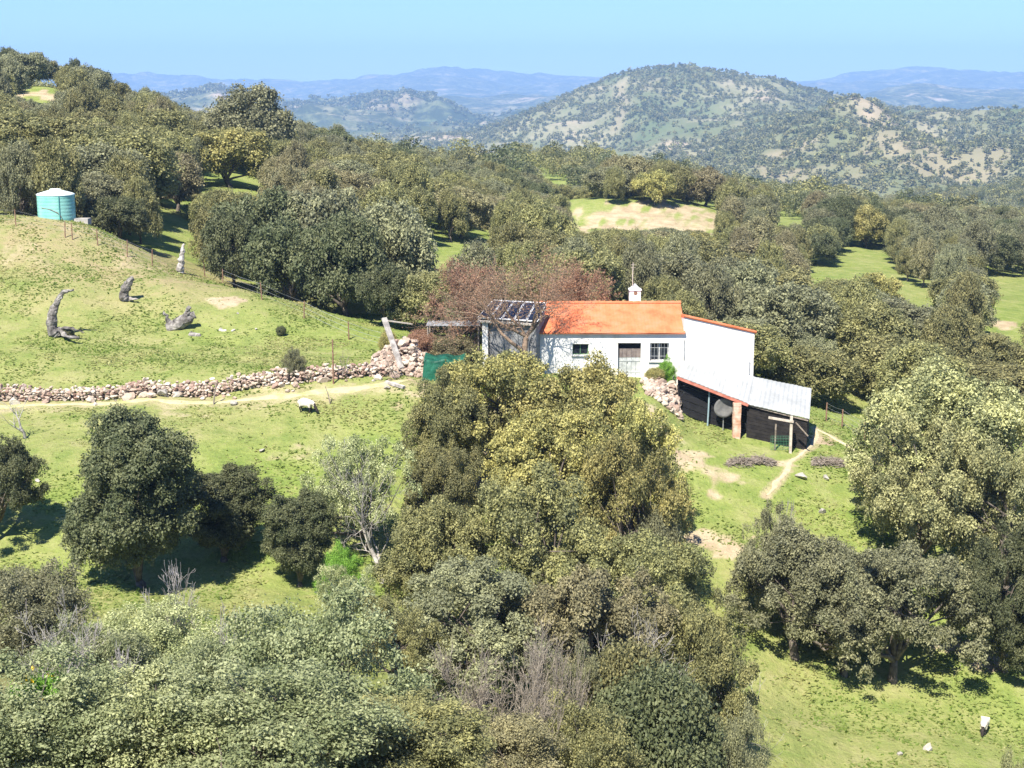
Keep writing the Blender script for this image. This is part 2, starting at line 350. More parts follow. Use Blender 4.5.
class MB:
    def __init__(s): s.v = []; s.f = []; s.mi = []
    def add(s, vs, fs, mi=0):
        b = len(s.v); s.v += [tuple(v) for v in vs]; s.f += [tuple(b + i for i in f) for f in fs]; s.mi += [mi] * len(fs); return s
    def box(s, x0, x1, y0, y1, z0, z1, mi=0, M=None):
        vs = [(x, y, z) for x in (x0, x1) for y in (y0, y1) for z in (z0, z1)]
        if M is not None: vs = [M @ Vector(v) for v in vs]
        return s.add(vs, [(0, 1, 3, 2), (4, 6, 7, 5), (0, 4, 5, 1), (2, 3, 7, 6), (0, 2, 6, 4), (1, 5, 7, 3)], mi)
    def hexa(s, p, mi=0):      # p: 8 points, bottom 4 then top 4
        return s.add(p, [(3, 2, 1, 0), (4, 5, 6, 7), (0, 1, 5, 4), (1, 2, 6, 5), (2, 3, 7, 6), (3, 0, 4, 7)], mi)
    def tube(s, pts, rs, n=6, mi=0, cap=True):
        pts = [Vector(p) for p in pts]; k = len(pts); b = len(s.v); ref = None
        if not hasattr(rs, '__len__'): rs = [rs] * k
        for i, p in enumerate(pts):
            t = (pts[min(i + 1, k - 1)] - pts[max(i - 1, 0)]).normalized()
            if ref is None: ref = t.orthogonal().normalized()
            ref = (ref - t * ref.dot(t))
            ref = ref.normalized() if ref.length > 1e-5 else t.orthogonal().normalized()
            o = t.cross(ref)
            for j in range(n):
                a = 2 * math.pi * j / n; s.v.append(tuple(p + (ref * math.cos(a) + o * math.sin(a)) * rs[i]))
        for i in range(k - 1):
            for j in range(n):
                a, c = b + i * n + j, b + i * n + (j + 1) % n
                s.f.append((a, c, c + n, a + n)); s.mi.append(mi)
        if cap:
            s.f.append(tuple(b + j for j in range(n))[::-1]); s.f.append(tuple(b + (k - 1) * n + j for j in range(n))); s.mi += [mi, mi]
        return s
    def bar(s, a, b, w, h=None, mi=0):
        a, b = Vector(a), Vector(b); t = (b - a).normalized(); up = Vector((0, 0, 1))
        if abs(t.z) > 0.95: up = Vector((0, 1, 0))
        r = t.cross(up).normalized(); u = r.cross(t); h = h or w
        c = [(-1, -1), (1, -1), (1, 1), (-1, 1)]
        return s.hexa([a + r * i * w / 2 + u * j * h / 2 for i, j in c] + [b + r * i * w / 2 + u * j * h / 2 for i, j in c], mi)
    def build(s, name, mats, parent=None, smooth_=False, loc=(0, 0, 0)):
        me = bpy.data.meshes.new(name); me.from_pydata(s.v, [], s.f)
        if not isinstance(mats, (list, tuple)): mats = [mats]
        for m in mats: me.materials.append(m)
        me.polygons.foreach_set('material_index', s.mi)
        me.polygons.foreach_set('use_smooth', [bool(smooth_)] * len(s.f))
        me.update(); return obj(name, me, None, parent, loc)
def copy_tree(o, parent=None):
    c = o.copy(); COL.objects.link(c); c.parent = parent
    for ch in list(o.children):
        if ch.name in COL.objects: copy_tree(ch, c)
    return c

# ------------------------------------------------------------------ ground sheet
def poly_d(pts, X, Yy):       # distance of the points to a polyline
    best = np.full(X.shape, 1e9)
    for (x0, y0), (x1, y1) in zip(pts[:-1], pts[1:]):
        dx, dy = x1 - x0, y1 - y0; L = dx * dx + dy * dy + 1e-9
        t = np.clip(((X - x0) * dx + (Yy - y0) * dy) / L, 0, 1)
        best = np.minimum(best, np.hypot(X - x0 - t * dx, Yy - y0 - t * dy))
    return best
TRACK = [(-60, 407), (0, 407), (60, 405), (120, 403), (180, 402), (240, 401), (300, 396), (340, 391), (385, 385), (410, 381)]
PATH_A = [(816, 428), (818, 436), (812, 446), (800, 457), (790, 462), (788, 470), (780, 480), (766, 497)]
PATH_B = [(818, 430), (832, 437), (850, 447), (866, 457), (880, 466)]
def img_line(l): return [(lambda p: (p.x, p.y))(ground_at(a, b)) for a, b in l]
L_TRACK, L_A, L_B = img_line(TRACK), img_line(PATH_A), img_line(PATH_B)
PATCHES = [  # bare earth: column, row, radius x, radius y (metres), strength
 (690, 462, 2.2, 1.6, .75), (718, 545, 2.2, 0.9, .8), (225, 300, 1.0, 1.2, .8), (140, 265, 1.6, 2.2, .35), (100, 232, 3, 1.5, .3),
 (20, 255, 2.5, 1.2, .3), (640, 470, 3, 2, .9), (665, 430, 2.0, 1.2, .7), (1000, 655, 3.2, 1.2, .95), (960, 648, 2.0, .9, .8),
 (500, 455, 2.6, 1.6, .95), (470, 462, 2, 1.4, .8), (700, 700, 1.5, 1, .5), (480, 405, 4, 2, .6), (820, 440, 1.2, .7, .8), (780, 463, 1.7, .45, .9),
 (640, 215, 14, 6, .8), (610, 226, 14, 6, .75), (690, 212, 10, 6, .95), (660, 228, 12, 6, .85), (40, 95, 7, 5, .9), (1005, 325, 3, 3, .9), (215, 270, 1.4, 1.2, .6), (175, 415, 2, .6, .4), (300, 455, 2, .8, .3)]
def far_line(l): return [(lambda p: (p.x, p.y))(ground_at(a, b, 1400, 3300)) for a, b in l]
L_BREAK = far_line([(621, 84), (619, 92), (623, 100), (625, 108), (620, 118), (616, 126)])
FARP = [(lambda p: (p.x, p.y, rx, ry))(ground_at(a, b, y0, 4600)) for a, b, rx, ry, y0 in ((648, 88, 55, 60, 2200), (880, 118, 40, 70, 1300), (905, 150, 45, 60, 1150), (965, 162, 60, 50, 1150), (402, 100, 45, 90, 3700), (372, 104, 25, 80, 3700), (860, 165, 60, 40, 1100), (790, 150, 25, 50, 1200))]
def far_bare(x, y):
    v = smooth(16, 5, poly_d(L_BREAK, x, y)); nz = fbm(x, y, 60, 3, 88)
    for a, b, rx, ry in FARP: v = np.maximum(v, smooth(1.2, .55, np.hypot((x - a) / rx, (y - b) / ry) + nz * 1.6))
    return v
def build_ground():
    ys = list(np.arange(0.5, 50, 0.6)) + list(np.arange(50, 125, 0.3)); y = 125
    while y < 13400: ys.append(y); y *= 1.0115
    ys = np.array(ys + [13400.0]); us = np.linspace(-0.66, 0.66, 500)
    Yg, Ug = np.meshgrid(ys, us, indexing='ij'); Xg = Ug * (Yg + U0)
    Z = gz(Xg, Yg)
    V = np.stack([Xg, Yg, Z], -1).reshape(-1, 3)
    nr, nc = len(ys), len(us)
    i = np.arange(nr - 1)[:, None] * nc + np.arange(nc - 1)[None, :]
    Q = np.stack([i, i + 1, i + nc + 1, i + nc], -1).reshape(-1, 4)
    x, yv = V[:, 0], V[:, 1]
    dirt = np.zeros(len(V)); nz = fbm(x, yv, 1.6, 3, 77)
    d = poly_d(L_TRACK, x, yv); dirt = np.maximum(dirt, smooth(1.9, 0.5, d + nz * 1.6) * 0.42)
    for L in (L_A, L_B):
        d = poly_d(L, x, yv); dirt = np.maximum(dirt, smooth(0.5, 0.1, d + nz * 0.4) * 0.6)
    for px, py, rx, ry, s in PATCHES:
        p = ground_at(px, py)
        r = np.hypot((x - p.x) / rx, (yv - p.y) / ry) + nz * 1.7
        dirt = np.maximum(dirt, smooth(1.15, 0.5, r) * s)
    dirt = dirt * (yv < 330); fb = far_bare(x, yv) * (yv > 1000)
    dry = smooth(0.5, 1.2, (yv - 84) / 22) * smooth(-8, -22, x) * (yv < 125) * 0.8 + 0.3 * smooth(-.1, .25, fbm(x, yv, 14, 2, 5)) * (yv < 125)
    hill = smooth(330, 900, yv); farw = smooth(2500, 4200, yv)
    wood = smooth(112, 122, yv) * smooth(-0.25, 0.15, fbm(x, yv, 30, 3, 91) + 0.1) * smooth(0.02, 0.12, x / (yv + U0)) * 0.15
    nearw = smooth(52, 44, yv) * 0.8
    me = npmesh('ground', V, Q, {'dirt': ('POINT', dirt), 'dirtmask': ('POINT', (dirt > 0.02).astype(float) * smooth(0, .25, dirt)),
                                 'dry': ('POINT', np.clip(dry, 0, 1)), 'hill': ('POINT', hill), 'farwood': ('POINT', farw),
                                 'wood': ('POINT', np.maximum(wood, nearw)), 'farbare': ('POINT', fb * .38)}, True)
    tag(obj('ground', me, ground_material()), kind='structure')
build_ground()

def ribbon(name, pts, width, m, off=0.05):
    P = [Vector((a, b, 0)) for a, b in pts]; out = []
    for a, b in zip(P[:-1], P[1:]):
        k = max(1, int((b - a).length / 0.12))
        out += [a.lerp(b, i / k) for i in range(k)]
    for _ in range(8):
        out = [out[0]] + [(out[i - 1] + out[i] * 2 + out[i + 1]) / 4 for i in range(1, len(out) - 1)] + [out[-1]]
    V = []
    nx = 7
    for i, p in enumerate(out):
        t = (out[min(i + 1, len(out) - 1)] - out[max(i - 1, 0)]).normalized(); s = Vector((-t.y, t.x, 0))
        wv = width * (1 + 0.7 * float(vnoise(i * 0.13, 3, 8)) + 0.5 * float(vnoise(i * 0.6, 5, 9))) * min(1, (i + 2) / 8, (len(out) - i + 1) / 8)
        sh = width * 0.5 * float(vnoise(i * 0.11, 9, 2))
        for j in range(nx):
            q = p + s * (wv * (j / (nx - 1) - 0.5) + sh); e = abs(j / (nx - 1) - 0.5) * 2
            V.append((q.x, q.y, gz1(q.x, q.y) + off * (1 - 0.9 * e**4)))
    Q = [[i * nx + j, i * nx + j + 1, (i + 1) * nx + j + 1, (i + 1) * nx + j] for i in range(len(out) - 1) for j in range(nx - 1)]
    return tag(obj(name, npmesh(name, V, Q, None, True), m), kind='structure')
M_PATH = mat_noise('trodden_earth', (0.32, 0.34, 0.13), (0.48, 0.42, 0.24), 1.1, c3=(0.34, 0.35, 0.14), bd=0.05)
M_PATH2 = mat_noise('pale_earth', (0.44, 0.36, 0.22), (0.54, 0.46, 0.30), 2.5, bd=0.05)
ribbon('dirt_track', L_TRACK, 0.42, M_PATH)
ribbon('footpath', L_A, 0.26, M_PATH2)
ribbon('footpath', L_B, 0.30, M_PATH2)

# ------------------------------------------------------------------ haze
def haze():
    m = bpy.data.materials.new('haze'); n = nodes(m)
    v = N(n, 'ShaderNodeVolumePrincipled', i_Density=HAZE)
    v.inputs['Color'].default_value = (0.38, 0.61, 1.0, 1); v.inputs['Anisotropy'].default_value = 0.0
    o = N(n, 'ShaderNodeOutputMaterial'); n.links.new(v.outputs[0], o.inputs['Volume'])
    b = MB().box(-9800, 9800, -200, 13600, -700, 330)
    tag(b.build('haze', m), kind='stuff')
haze()

# ------------------------------------------------------------------ foliage
def leaves(rng, C, Rr, n_per, L, W, squash=0.85, upb=0.35, jit=(0.55, 1.10), tuft=1, tr=1.3):
    """clumps at C, radius Rr, made of tufts of small leaves"""
    k = len(C); n_t = max(1, n_per // tuft)
    C2 = np.repeat(C, n_t, 0); R2 = np.repeat(Rr, n_t); cid = np.repeat(rng.random(k), n_t); m = len(C2)
    d = rng.normal(size=(m, 3)); d[:, 2] += upb + .15; d /= np.linalg.norm(d, axis=1)[:, None]
    off = d * (R2 * rng.uniform(*jit, m))[:, None]; off[:, 2] *= squash
    P = C2 + off
    if tuft > 1:
        tc = np.clip(cid * .65 + rng.random(m) * .35, 0, 1)
        P = np.repeat(P, tuft, 0); d = np.repeat(d, tuft, 0); cid = np.repeat(tc, tuft); n = len(P)
        P = P + rng.normal(size=(n, 3)) * L * tr + d * (rng.random(n) * L * 1.2)[:, None]
    n = len(P)
    nn = d * 0.6 + rng.normal(size=(n, 3)) * 0.5 + np.array([0, 0, .5]); nn /= np.linalg.norm(nn, axis=1)[:, None]
    t = rng.normal(size=(n, 3)); t -= nn * (t * nn).sum(1)[:, None]; t /= np.linalg.norm(t, axis=1)[:, None]
    b = np.cross(nn, t)
    s = rng.uniform(0.6, 1.4, n)[:, None]
    V = np.stack([P - t * L / 2 * s, P + b * W / 2 * s - nn * L * .06, P + t * L / 2 * s, P - b * W / 2 * s - nn * L * .06], 1).reshape(-1, 3)
    Q = np.arange(4 * n).reshape(-1, 4)
    return V, Q, cid, rng.random(n)
def lobed(rng, k, rx, zlo, zhi, nl=8, inner=0.2, low=-0.45, strength=0.34, rough=(0.86, 1.0)):
    """clump centres on an uneven dome of radius rx between zlo and zhi"""
    lv = rng.normal(size=(nl, 3)); lv[:, 2] = np.abs(lv[:, 2]) * 0.8 - 0.15; lv /= np.linalg.norm(lv, axis=1)[:, None]
    d = rng.normal(size=(k * 4, 3)); d /= np.linalg.norm(d, axis=1)[:, None]
    d = d[d[:, 2] > low][:k]
    f = 1 - strength + strength * 1.15 * np.clip(((d @ lv.T).max(1) - 0.55) / 0.4, 0, 1)
    r = f * np.where(rng.random(len(d)) < inner, rng.uniform(0.3, 0.8, len(d)), rng.uniform(*rough, len(d)))
    zc = zlo + (zhi - zlo) * 0.36; up = zhi - zc; dn = (zc - zlo) / max(0.05, -low)
    return np.stack([d[:, 0] * r * rx, d[:, 1] * r * rx, zc + d[:, 2] * r * np.where(d[:, 2] > 0, up, dn)], 1)
ARCH = {}
def limbs(mb, C, H, zlo, rng, r0, nl=6, n=6, lean=0.15, fork=0.35):
    fz = max(0.25, zlo * 0.85); fx, fy = rng.uniform(-lean, lean, 2) * H * 0.3
    mb.tube([(0, 0, -0.5), (fx * .15, fy * .15, 0.1), (fx * .6, fy * .6, fz * .6), (fx, fy, fz)], [r0 * 1.5, r0 * 1.15, r0 * .95, r0 * .85], n)
    idx = rng.choice(len(C), min(len(C), nl * 3), replace=False)
    main = []
    for i in idx[:nl]:
        e = C[i] * 0.9; a = np.array((fx, fy, fz - 0.05)); m = a * .5 + e * .5; m[2] += rng.uniform(-.1, .35) * (e[2] - fz); m[:2] += rng.normal(size=2) * .25
        m2 = a * .78 + e * .22; m2[2] += .08 * H * rng.random()
        mb.tube([a, m2, m, e], [r0 * .68, r0 * .5, r0 * .32, r0 * .1], 5); main.append((m, e))
    for i in idx[nl:]:
        m, e = main[rng.integers(len(main))]; q = C[i] * .95
        mb.tube([m, (m + q) / 2 + rng.normal(size=3) * .15, q], [r0 * .26, r0 * .16, r0 * .05], 4)
def make_arch(name, seed, rx, H, zlo, clumps, per, rc, L, W, r0, trunkmat=None, nl=8, squash=.62, inner=.2, low=-.45, nlimb=6, strength=.34, drop=0.0, tuft=8, rough=(.86, 1.0), jit=(.35, 1.1), tr=1.2):
    rng = np.random.default_rng(seed)
    C = lobed(rng, clumps, rx - rc * .6, zlo + rc * .5, H - rc * .7, nl, inner, low, strength, rough)
    if drop:
        ax = rng.normal(size=(5, 3)); ax[:, 2] *= .4; ax /= np.linalg.norm(ax, axis=1)[:, None]
        cc = C - C.mean(0); cc /= np.linalg.norm(cc, axis=1)[:, None]
        C = C[((cc @ ax.T).max(1) < 1 - drop * .12) | (rng.random(len(C)) < .25)]
    Rr = rc * rng.uniform(0.45, 1.3, len(C))
    V, Q, cid, lr = leaves(rng, C, Rr, per, L, W, squash, tuft=tuft, jit=jit, tr=tr)
    crown = npmesh('crown', V, Q, {'clump': ('FACE', cid), 'leafr': ('FACE', lr)})
    mb = MB(); limbs(mb, C, H, zlo, rng, r0, nlimb)
    me = bpy.data.meshes.new('trunk'); me.from_pydata(mb.v, [], mb.f); me.polygons.foreach_set('use_smooth', [True] * len(mb.f))
    me.materials.append(trunkmat or M_BARK); crown.materials.append(TONE['olive green'])
    ARCH[name] = (crown, me, rx, H)
CL = dict(jit=(.72, 1.03), tr=.7)
for i in range(8): make_arch('mid%d' % i, 100 + i, 3.9, 6.2, 0.8, 105 + 10 * (i % 3), 330, 0.70, 0.20, 0.135, 0.22, nl=6 + i, inner=.12, strength=.34 + .06 * (i % 3), rough=(.74, 1.04), drop=.35, squash=.75, **CL)
for i in range(6): make_arch('near%d' % i, 200 + i, 4.4, 7.0, 1.2, 210, 520, 0.52, 0.130, 0.085, 0.25, nl=9 + i, inner=.15, nlimb=14, strength=.50, drop=1.2 if i % 2 else .8, rough=(.68, 1.06), squash=.75, **CL)
for i in range(3): make_arch('sparse%d' % i, 300 + i, 3.8, 5.2, 0.8, 200, 300, 0.38, 0.105, 0.062, 0.2, nl=12, inner=.45, nlimb=16, strength=.5, drop=1.5, rough=(.66, 1.07), **CL)
make_arch('wide_base', 320, 3.1, 7.6, 0.1, 300, 560, 0.46, 0.115, 0.08, 0.2, nl=7, inner=.25, low=-.8, nlimb=9, strength=.46, rough=(.68, 1.10), drop=.5, squash=.9, **CL)
for i in range(4): make_arch('shrub%d' % i, 400 + i, 2.0, 2.9, 0.1, 260, 320, 0.24, 0.066, 0.038, 0.06, nl=14, inner=.4, low=-.6, nlimb=22, strength=.5, drop=.9, tuft=5, rough=(.66, 1.08))
for i in range(2): make_arch('bush%d' % i, 440 + i, 2.0, 2.8, 0.1, 150, 520, 0.40, 0.09, 0.06, 0.09, nl=9, inner=.2, low=-.7, nlimb=8)
PLACED = []
def put(arch, x, y, sx, sz, tone, name, label, cat, group=None, parts=('crown', 'trunk'), sink=0.0, rz=None, tilt=0.0):
    crown, trunk, rx, H = ARCH[arch]
    t = thing(name, label, cat, (x, y, gz1(x, y) - sink), rz if rz is not None else random.uniform(0, 6.28), group)
    t.scale = (sx * random.uniform(.94, 1.06), sx * random.uniform(.9, 1.08), sz)
    if tilt: t.rotation_euler[0] = tilt
    c = obj(parts[0], crown, None, t); c.material_slots[0].link = 'OBJECT'; c.material_slots[0].material = TONE[tone]
    obj(parts[1], trunk, None, t)
    PLACED.append((x, y, rx * sx)); return t
def tree(px, top, Y, wpx, arch, tone, name, label, cat='tree', group=None, parts=('crown', 'trunk'), rz=None):
    p = at(px, top, Y); g = gz1(p.x, Y); H = max(0.6, p.z - g)
    ppm = F / depth((p.x, Y, (p.z + g) / 2))
    sx = wpx / ppm / 2 / ARCH[arch][2]; sz = H / ARCH[arch][3]
    if not 0.7 < sz / sx < 1.45: print('ratio %.2f H %.1f w %.1f px %d top %d Y %d %s' % (sz / sx, H, wpx / ppm, px, top, Y, label[:50]))
    return put(arch, p.x, Y, sx, sz, tone, name, label, cat, group, parts, rz=rz)

# ---- hand placed trees of the near slopes
tree(132, 396, 62, 142, 'wide_base', 'dark green', 'holm_oak', 'tall dark green oak on the left meadow below the dry stone wall')
tree(220, 460, 65, 100, 'wide_base', 'dark green', 'holm_oak', 'low dark green oak touching the right side of the tall dark oak')
tree(297, 484, 63.5, 76, 'wide_base', 'dark green', 'holm_oak', 'small dark bushy oak between the tall dark oak and the dead tree')
tree(-12, 425, 66, 105, 'near1', 'dark green', 'holm_oak', 'dark oak cut off by the left edge below the wall')
tree(495, 350, 76, 150, 'near2', 'yellow-green', 'holm_oak', 'yellow-tipped oak in front of the green tarpaulin, left of the house')
tree(580, 360, 75, 150, 'near0', 'yellow-green', 'holm_oak', 'broad yellow-tipped oak hiding the lower left of the white farmhouse')
tree(625, 388, 73, 115, 'near1', 'yellow-green', 'holm_oak', 'yellow-tipped oak left of the rubble bank, under the grey farmhouse door')
tree(560, 412, 70, 150, 'near4', 'yellow-green', 'holm_oak', 'yellow-tipped oak in front of the two that hide the farmhouse')
tree(446, 376, 74, 100, 'near3', 'olive green', 'holm_oak', 'olive green oak just below the tarpaulin, left of the yellow-tipped oaks')
tree(448, 440, 68, 92, 'near1', 'olive green', 'holm_oak', 'olive green oak between the silvery tree and the yellow-tipped oaks')
tree(635, 430, 67, 110, 'near5', 'yellow-green', 'holm_oak', 'yellow-tipped oak right of centre, just below the rubble wall')
tree(440, 500, 60, 130, 'near0', 'olive green', 'holm_oak', 'olive oak in the middle of the photo beside the pale dead branches')
tree(540, 478, 60, 170, 'near3', 'olive green', 'holm_oak', 'broad grey-olive oak directly below the yellow-tipped oaks')
tree(650, 535, 58, 150, 'near2', 'olive green', 'holm_oak', 'olive oak left of the grey oak group, above the dark green bush')
tree(590, 560, 51, 180, 'near5', 'brownish olive', 'holm_oak', 'brownish oak right behind the bare grey shrub')
tree(475, 570, 50, 180, 'near3', 'grey-green', 'holm_oak', 'grey-olive oak above the left end of the bare grey shrub')
tree(395, 592, 48, 110, 'sparse2', 'olive green', 'holm_oak', 'olive oak above the dark-hearted shrub, with dark open branches')
tree(700, 590, 52, 110, 'near1', 'olive green', 'holm_oak', 'narrow olive oak touching the left side of the grey-green pair')
tree(660, 508, 66, 62, 'bush1', 'grey-green', 'rounded_shrub', 'round grey-green shrub beside the bare earth patch', 'shrub', None, ('foliage', 'stems'))
tree(800, 532, 66.5, 150, 'near0', 'grey-green', 'holm_oak', 'grey-green oak with a wide crown, left one of the pair above the lower sheep meadow')
tree(850, 545, 66, 130, 'sparse1', 'grey-green', 'holm_oak', 'thin-crowned grey oak between the two of the grey-green pair')
tree(900, 538, 66, 165, 'near1', 'grey-green', 'holm_oak', 'grey-green oak casting the dark shadow above the lower sheep')
tree(775, 505, 69, 70, 'sparse0', 'grey-green', 'shrub', 'thin twiggy grey shrub behind the grey-green oaks', 'shrub', None, ('foliage', 'stems'))
tree(955, 372, 77, 205, 'near0', 'pale yellow', 'holm_oak', 'large pale yellow oak at the right edge')
tree(925, 420, 74, 130, 'near4', 'pale yellow', 'holm_oak', 'smaller pale yellow oak in front of the large one at the right edge')
tree(1012, 440, 72, 120, 'near2', 'pale yellow', 'holm_oak', 'pale yellow oak cut by the right edge, below the large one')
tree(1015, 520, 67, 115, 'near5', 'dark green', 'holm_oak', 'dark green oak at the right edge under the pale yellow oaks')
tree(1045, 592, 66, 100, 'near3', 'dark green', 'holm_oak', 'lower dark green oak cut by the right edge')
tree(365, 428, 67, 125, 'sparse1', 'silvery', 'wild_olive', 'sparse silvery tree with pale dead branches left of the oaks')
tree(345, 560, 56, 80, 'sparse2', 'silvery', 'wild_olive', 'small silvery tree below the dead branches', 'tree')
tree(340, 545, 61, 46, 'shrub3', 'bright green', 'bush', 'small bright green bush under the silvery tree', 'shrub', None, ('foliage', 'stems'))
# foreground shrubs
SH = [
 (12, 560, 46, 150, 'shrub0', 'grey-green', 'twiggy grey shrub at the lower left edge'),
 (85, 622, 42, 120, 'shrub1', 'pale olive', 'pale olive shrub right of the twiggy grey one, behind the gorse'),
 (160, 608, 45, 150, 'shrub2', 'silvery', 'silvery shrub just below the tall dark oak'),
 (238, 632, 40, 160, 'shrub3', 'pale olive', 'pale olive shrub between the silvery shrub and the dark-hearted one'),
 (320, 592, 36, 215, 'shrub0', 'pale olive', 'large dark-hearted shrub at the bottom left of centre'),
 (30, 665, 29, 220, 'shrub2', 'pale olive', 'pale olive shrub in the bottom left corner'),
 (150, 672, 30, 210, 'shrub1', 'silvery', 'silvery shrub on the bottom edge, second from the left corner'),
 (270, 672, 29, 250, 'shrub3', 'pale olive', 'pale olive shrub on the bottom edge under the dark-hearted shrub'),
 (395, 700, 31, 190, 'shrub0', 'olive green', 'olive shrub on the bottom edge left of the bare grey shrub'),
 (490, 712, 37, 150, 'shrub1', 'brownish olive', 'brownish shrub on the bottom edge below the bare grey shrub'),
 (575, 702, 39, 140, 'shrub3', 'olive green', 'olive shrub on the bottom edge near the middle'),
 (655, 668, 42, 150, 'bush1', 'dark green', 'dark green bush near the bottom centre right'),
 (740, 715, 43, 80, 'shrub2', 'grey-green', 'grey-green shrub at the right end of the foreground thicket'),
 (620, 640, 44, 120, 'bush0', 'olive green', 'olive bush right of the bare grey shrub'),
 (1024, 735, 47, 50, 'shrub1', 'silvery', 'pale twiggy shrub in the bottom right corner'),
 (575, 640, 43, 70, 'shrub0', 'grey-green', 'small grey-green shrub mixed into the bare grey shrub'),
]
for px, top, Y, wp, ar, tn, lb in SH:
    tree(px, top, Y, wp, ar, tn, 'shrub', lb, 'shrub', 'shrubs of the foreground thicket', ('foliage', 'stems'))

# ---- wooded slopes behind, scattered
SKYL = [(-80, 50), (0, 50), (30, 47), (70, 54), (100, 75), (150, 88), (180, 108), (205, 118), (212, 96), (240, 88), (280, 95), (310, 118), (330, 124), (400, 142), (450, 155),
        (520, 170), (560, 188), (598, 182), (610, 158), (650, 152), (680, 160), (720, 165), (760, 185), (850, 197), (940, 206), (1120, 210)]
def skyl(px): return float(np.interp(px, [a for a, b in SKYL], [b for a, b in SKYL]))
CLEAR = [(158, 196, 183, 275), (170, 215, 255, 192), (206, 170, 262, 190), (412, 236, 490, 275), (572, 200, 716, 234), (852, 240, 884, 282), (815, 262, 850, 284), (985, 272, 1024, 304), (776, 214, 802, 226), (905, 285, 935, 296),
         (30, 84, 56, 100), (990, 318, 1024, 332)]
ORD = ['first', 'second', 'third', 'fourth', 'fifth', 'sixth', 'seventh', 'eighth', 'ninth', 'tenth', 'eleventh', 'twelfth']
scat = []          # individual trees (px, x, y, H, R, tone)
def blocked(x, y, H, Rr, soft=0.25):
    g = gz1(x, y); px, pb = proj((x, y, g)); _, pt = proj((x, y, g + H)); hw = Rr * F / y
    if pt < skyl(px) - 2: return True
    for a, b, c, d in CLEAR:
        ix = min(px + hw, c) - max(px - hw, a); iy = min(pb, d) - max(pt, b)
        if ix > hw * 2 * soft * .6 and iy > 0.2 * (d - b) and iy > 3: return True
    return False
rs = random.Random(11)
def mindist(x, y, r, L):
    return any((x - a) ** 2 + (y - b) ** 2 < (k * (r + c)) ** 2 for a, b, c, k in L)
near_list = []
HAND = [  # column, top row, distance, width px, arch, tone, label
 (228, 122, 178, 88, 'mid0', 'yellow-green', 'lone yellow-green oak with a visible trunk on the grass gap at upper left'),
 (250, 88, 205, 100, 'mid3', 'grey-green', 'large grey-green oak rising above the skyline behind the lone yellow-green oak'),
 (632, 152, 262, 52, 'mid1', 'brownish olive', 'brownish oak on the skyline behind the grassy knoll'),
 (655, 168, 250, 44, 'mid4', 'yellow-green', 'yellow-green oak standing on the right end of the grassy knoll'),
 (706, 166, 262, 58, 'mid2', 'brownish olive', 'wide brownish oak right of the grassy knoll on the skyline'),
 (615, 156, 268, 34, 'mid5', 'brownish olive', 'narrow brownish oak at the left of the skyline pair'),
 (868, 206, 235, 40, 'mid5', 'yellow-green', 'yellow-green oak just above the bright green clearing at right'),
 (60, 112, 150, 130, 'mid1', 'olive green', 'broad olive oak right above the turquoise tank'),
 (10, 110, 148, 120, 'mid4', 'olive green', 'olive oak at the left edge behind the turquoise tank'),
 (120, 125, 142, 110, 'mid2', 'olive green', 'broad olive oak right of the turquoise tank'),
 (22, 165, 128, 90, 'mid3', 'dark green', 'dark oak at the left edge close behind the tank'),
 (95, 175, 126, 90, 'mid5', 'grey-green', 'grey-green oak close behind the right side of the tank'),
 (116, 192, 121, 66, 'mid0', 'dark green', 'dark oak at the lower right end of the grove by the tank'),
 (232, 205, 116, 66, 'mid1', 'dark green', 'leftmost dark oak of the grove behind the hillside fence'),
 (262, 185, 120, 100, 'mid2', 'dark green', 'dark oak in the grove, second from its left end'),
 (318, 178, 121, 110, 'mid0', 'grey-green', 'tall grey-green oak in the middle of the dark grove'),
 (290, 215, 112, 95, 'mid4', 'dark green', 'front dark oak of the grove standing at the hillside fence'),
 (345, 215, 111, 90, 'mid5', 'dark green', 'dark oak at the right front of the grove'),
 (392, 205, 116, 90, 'mid3', 'grey-green', 'grey-green oak at the right end of the grove'),
 (385, 262, 104, 55, 'mid2', 'dark green', 'small dark oak just behind the rubble heap'),
 (475, 245, 100, 60, 'mid3', 'grey-green', 'grey-green oak left behind the reddish tree'),
]
for px, top, Y, wp, ar, tn, lb in HAND:
    t = tree(px, top, Y, wp, ar, tn, 'holm_oak', lb, 'tree'); x, y, r = PLACED[-1]
    near_list.append((x, y, r, .62 if Y < 230 else .7))
def zone(px, y):
    if px < 195: return 'on the slope behind the tank' if y < 195 else 'on the top left ridge'
    if px < 440: return 'in the dark grove at the fence' if y < 132 else 'on the slope above the dark grove'
    if px < 625: return 'behind the reddish tree' if y < 170 else 'left of the grassy knoll'
    if px < 800: return 'in the wood behind the house' if y < 165 else 'below the knoll'
    return 'in the wood right of the shed' if y < 158 else 'on the right plateau'
tones = ['dark green', 'grey-green', 'olive green', 'olive green', 'brownish olive', 'grey-green', 'yellow-green']
cand = []
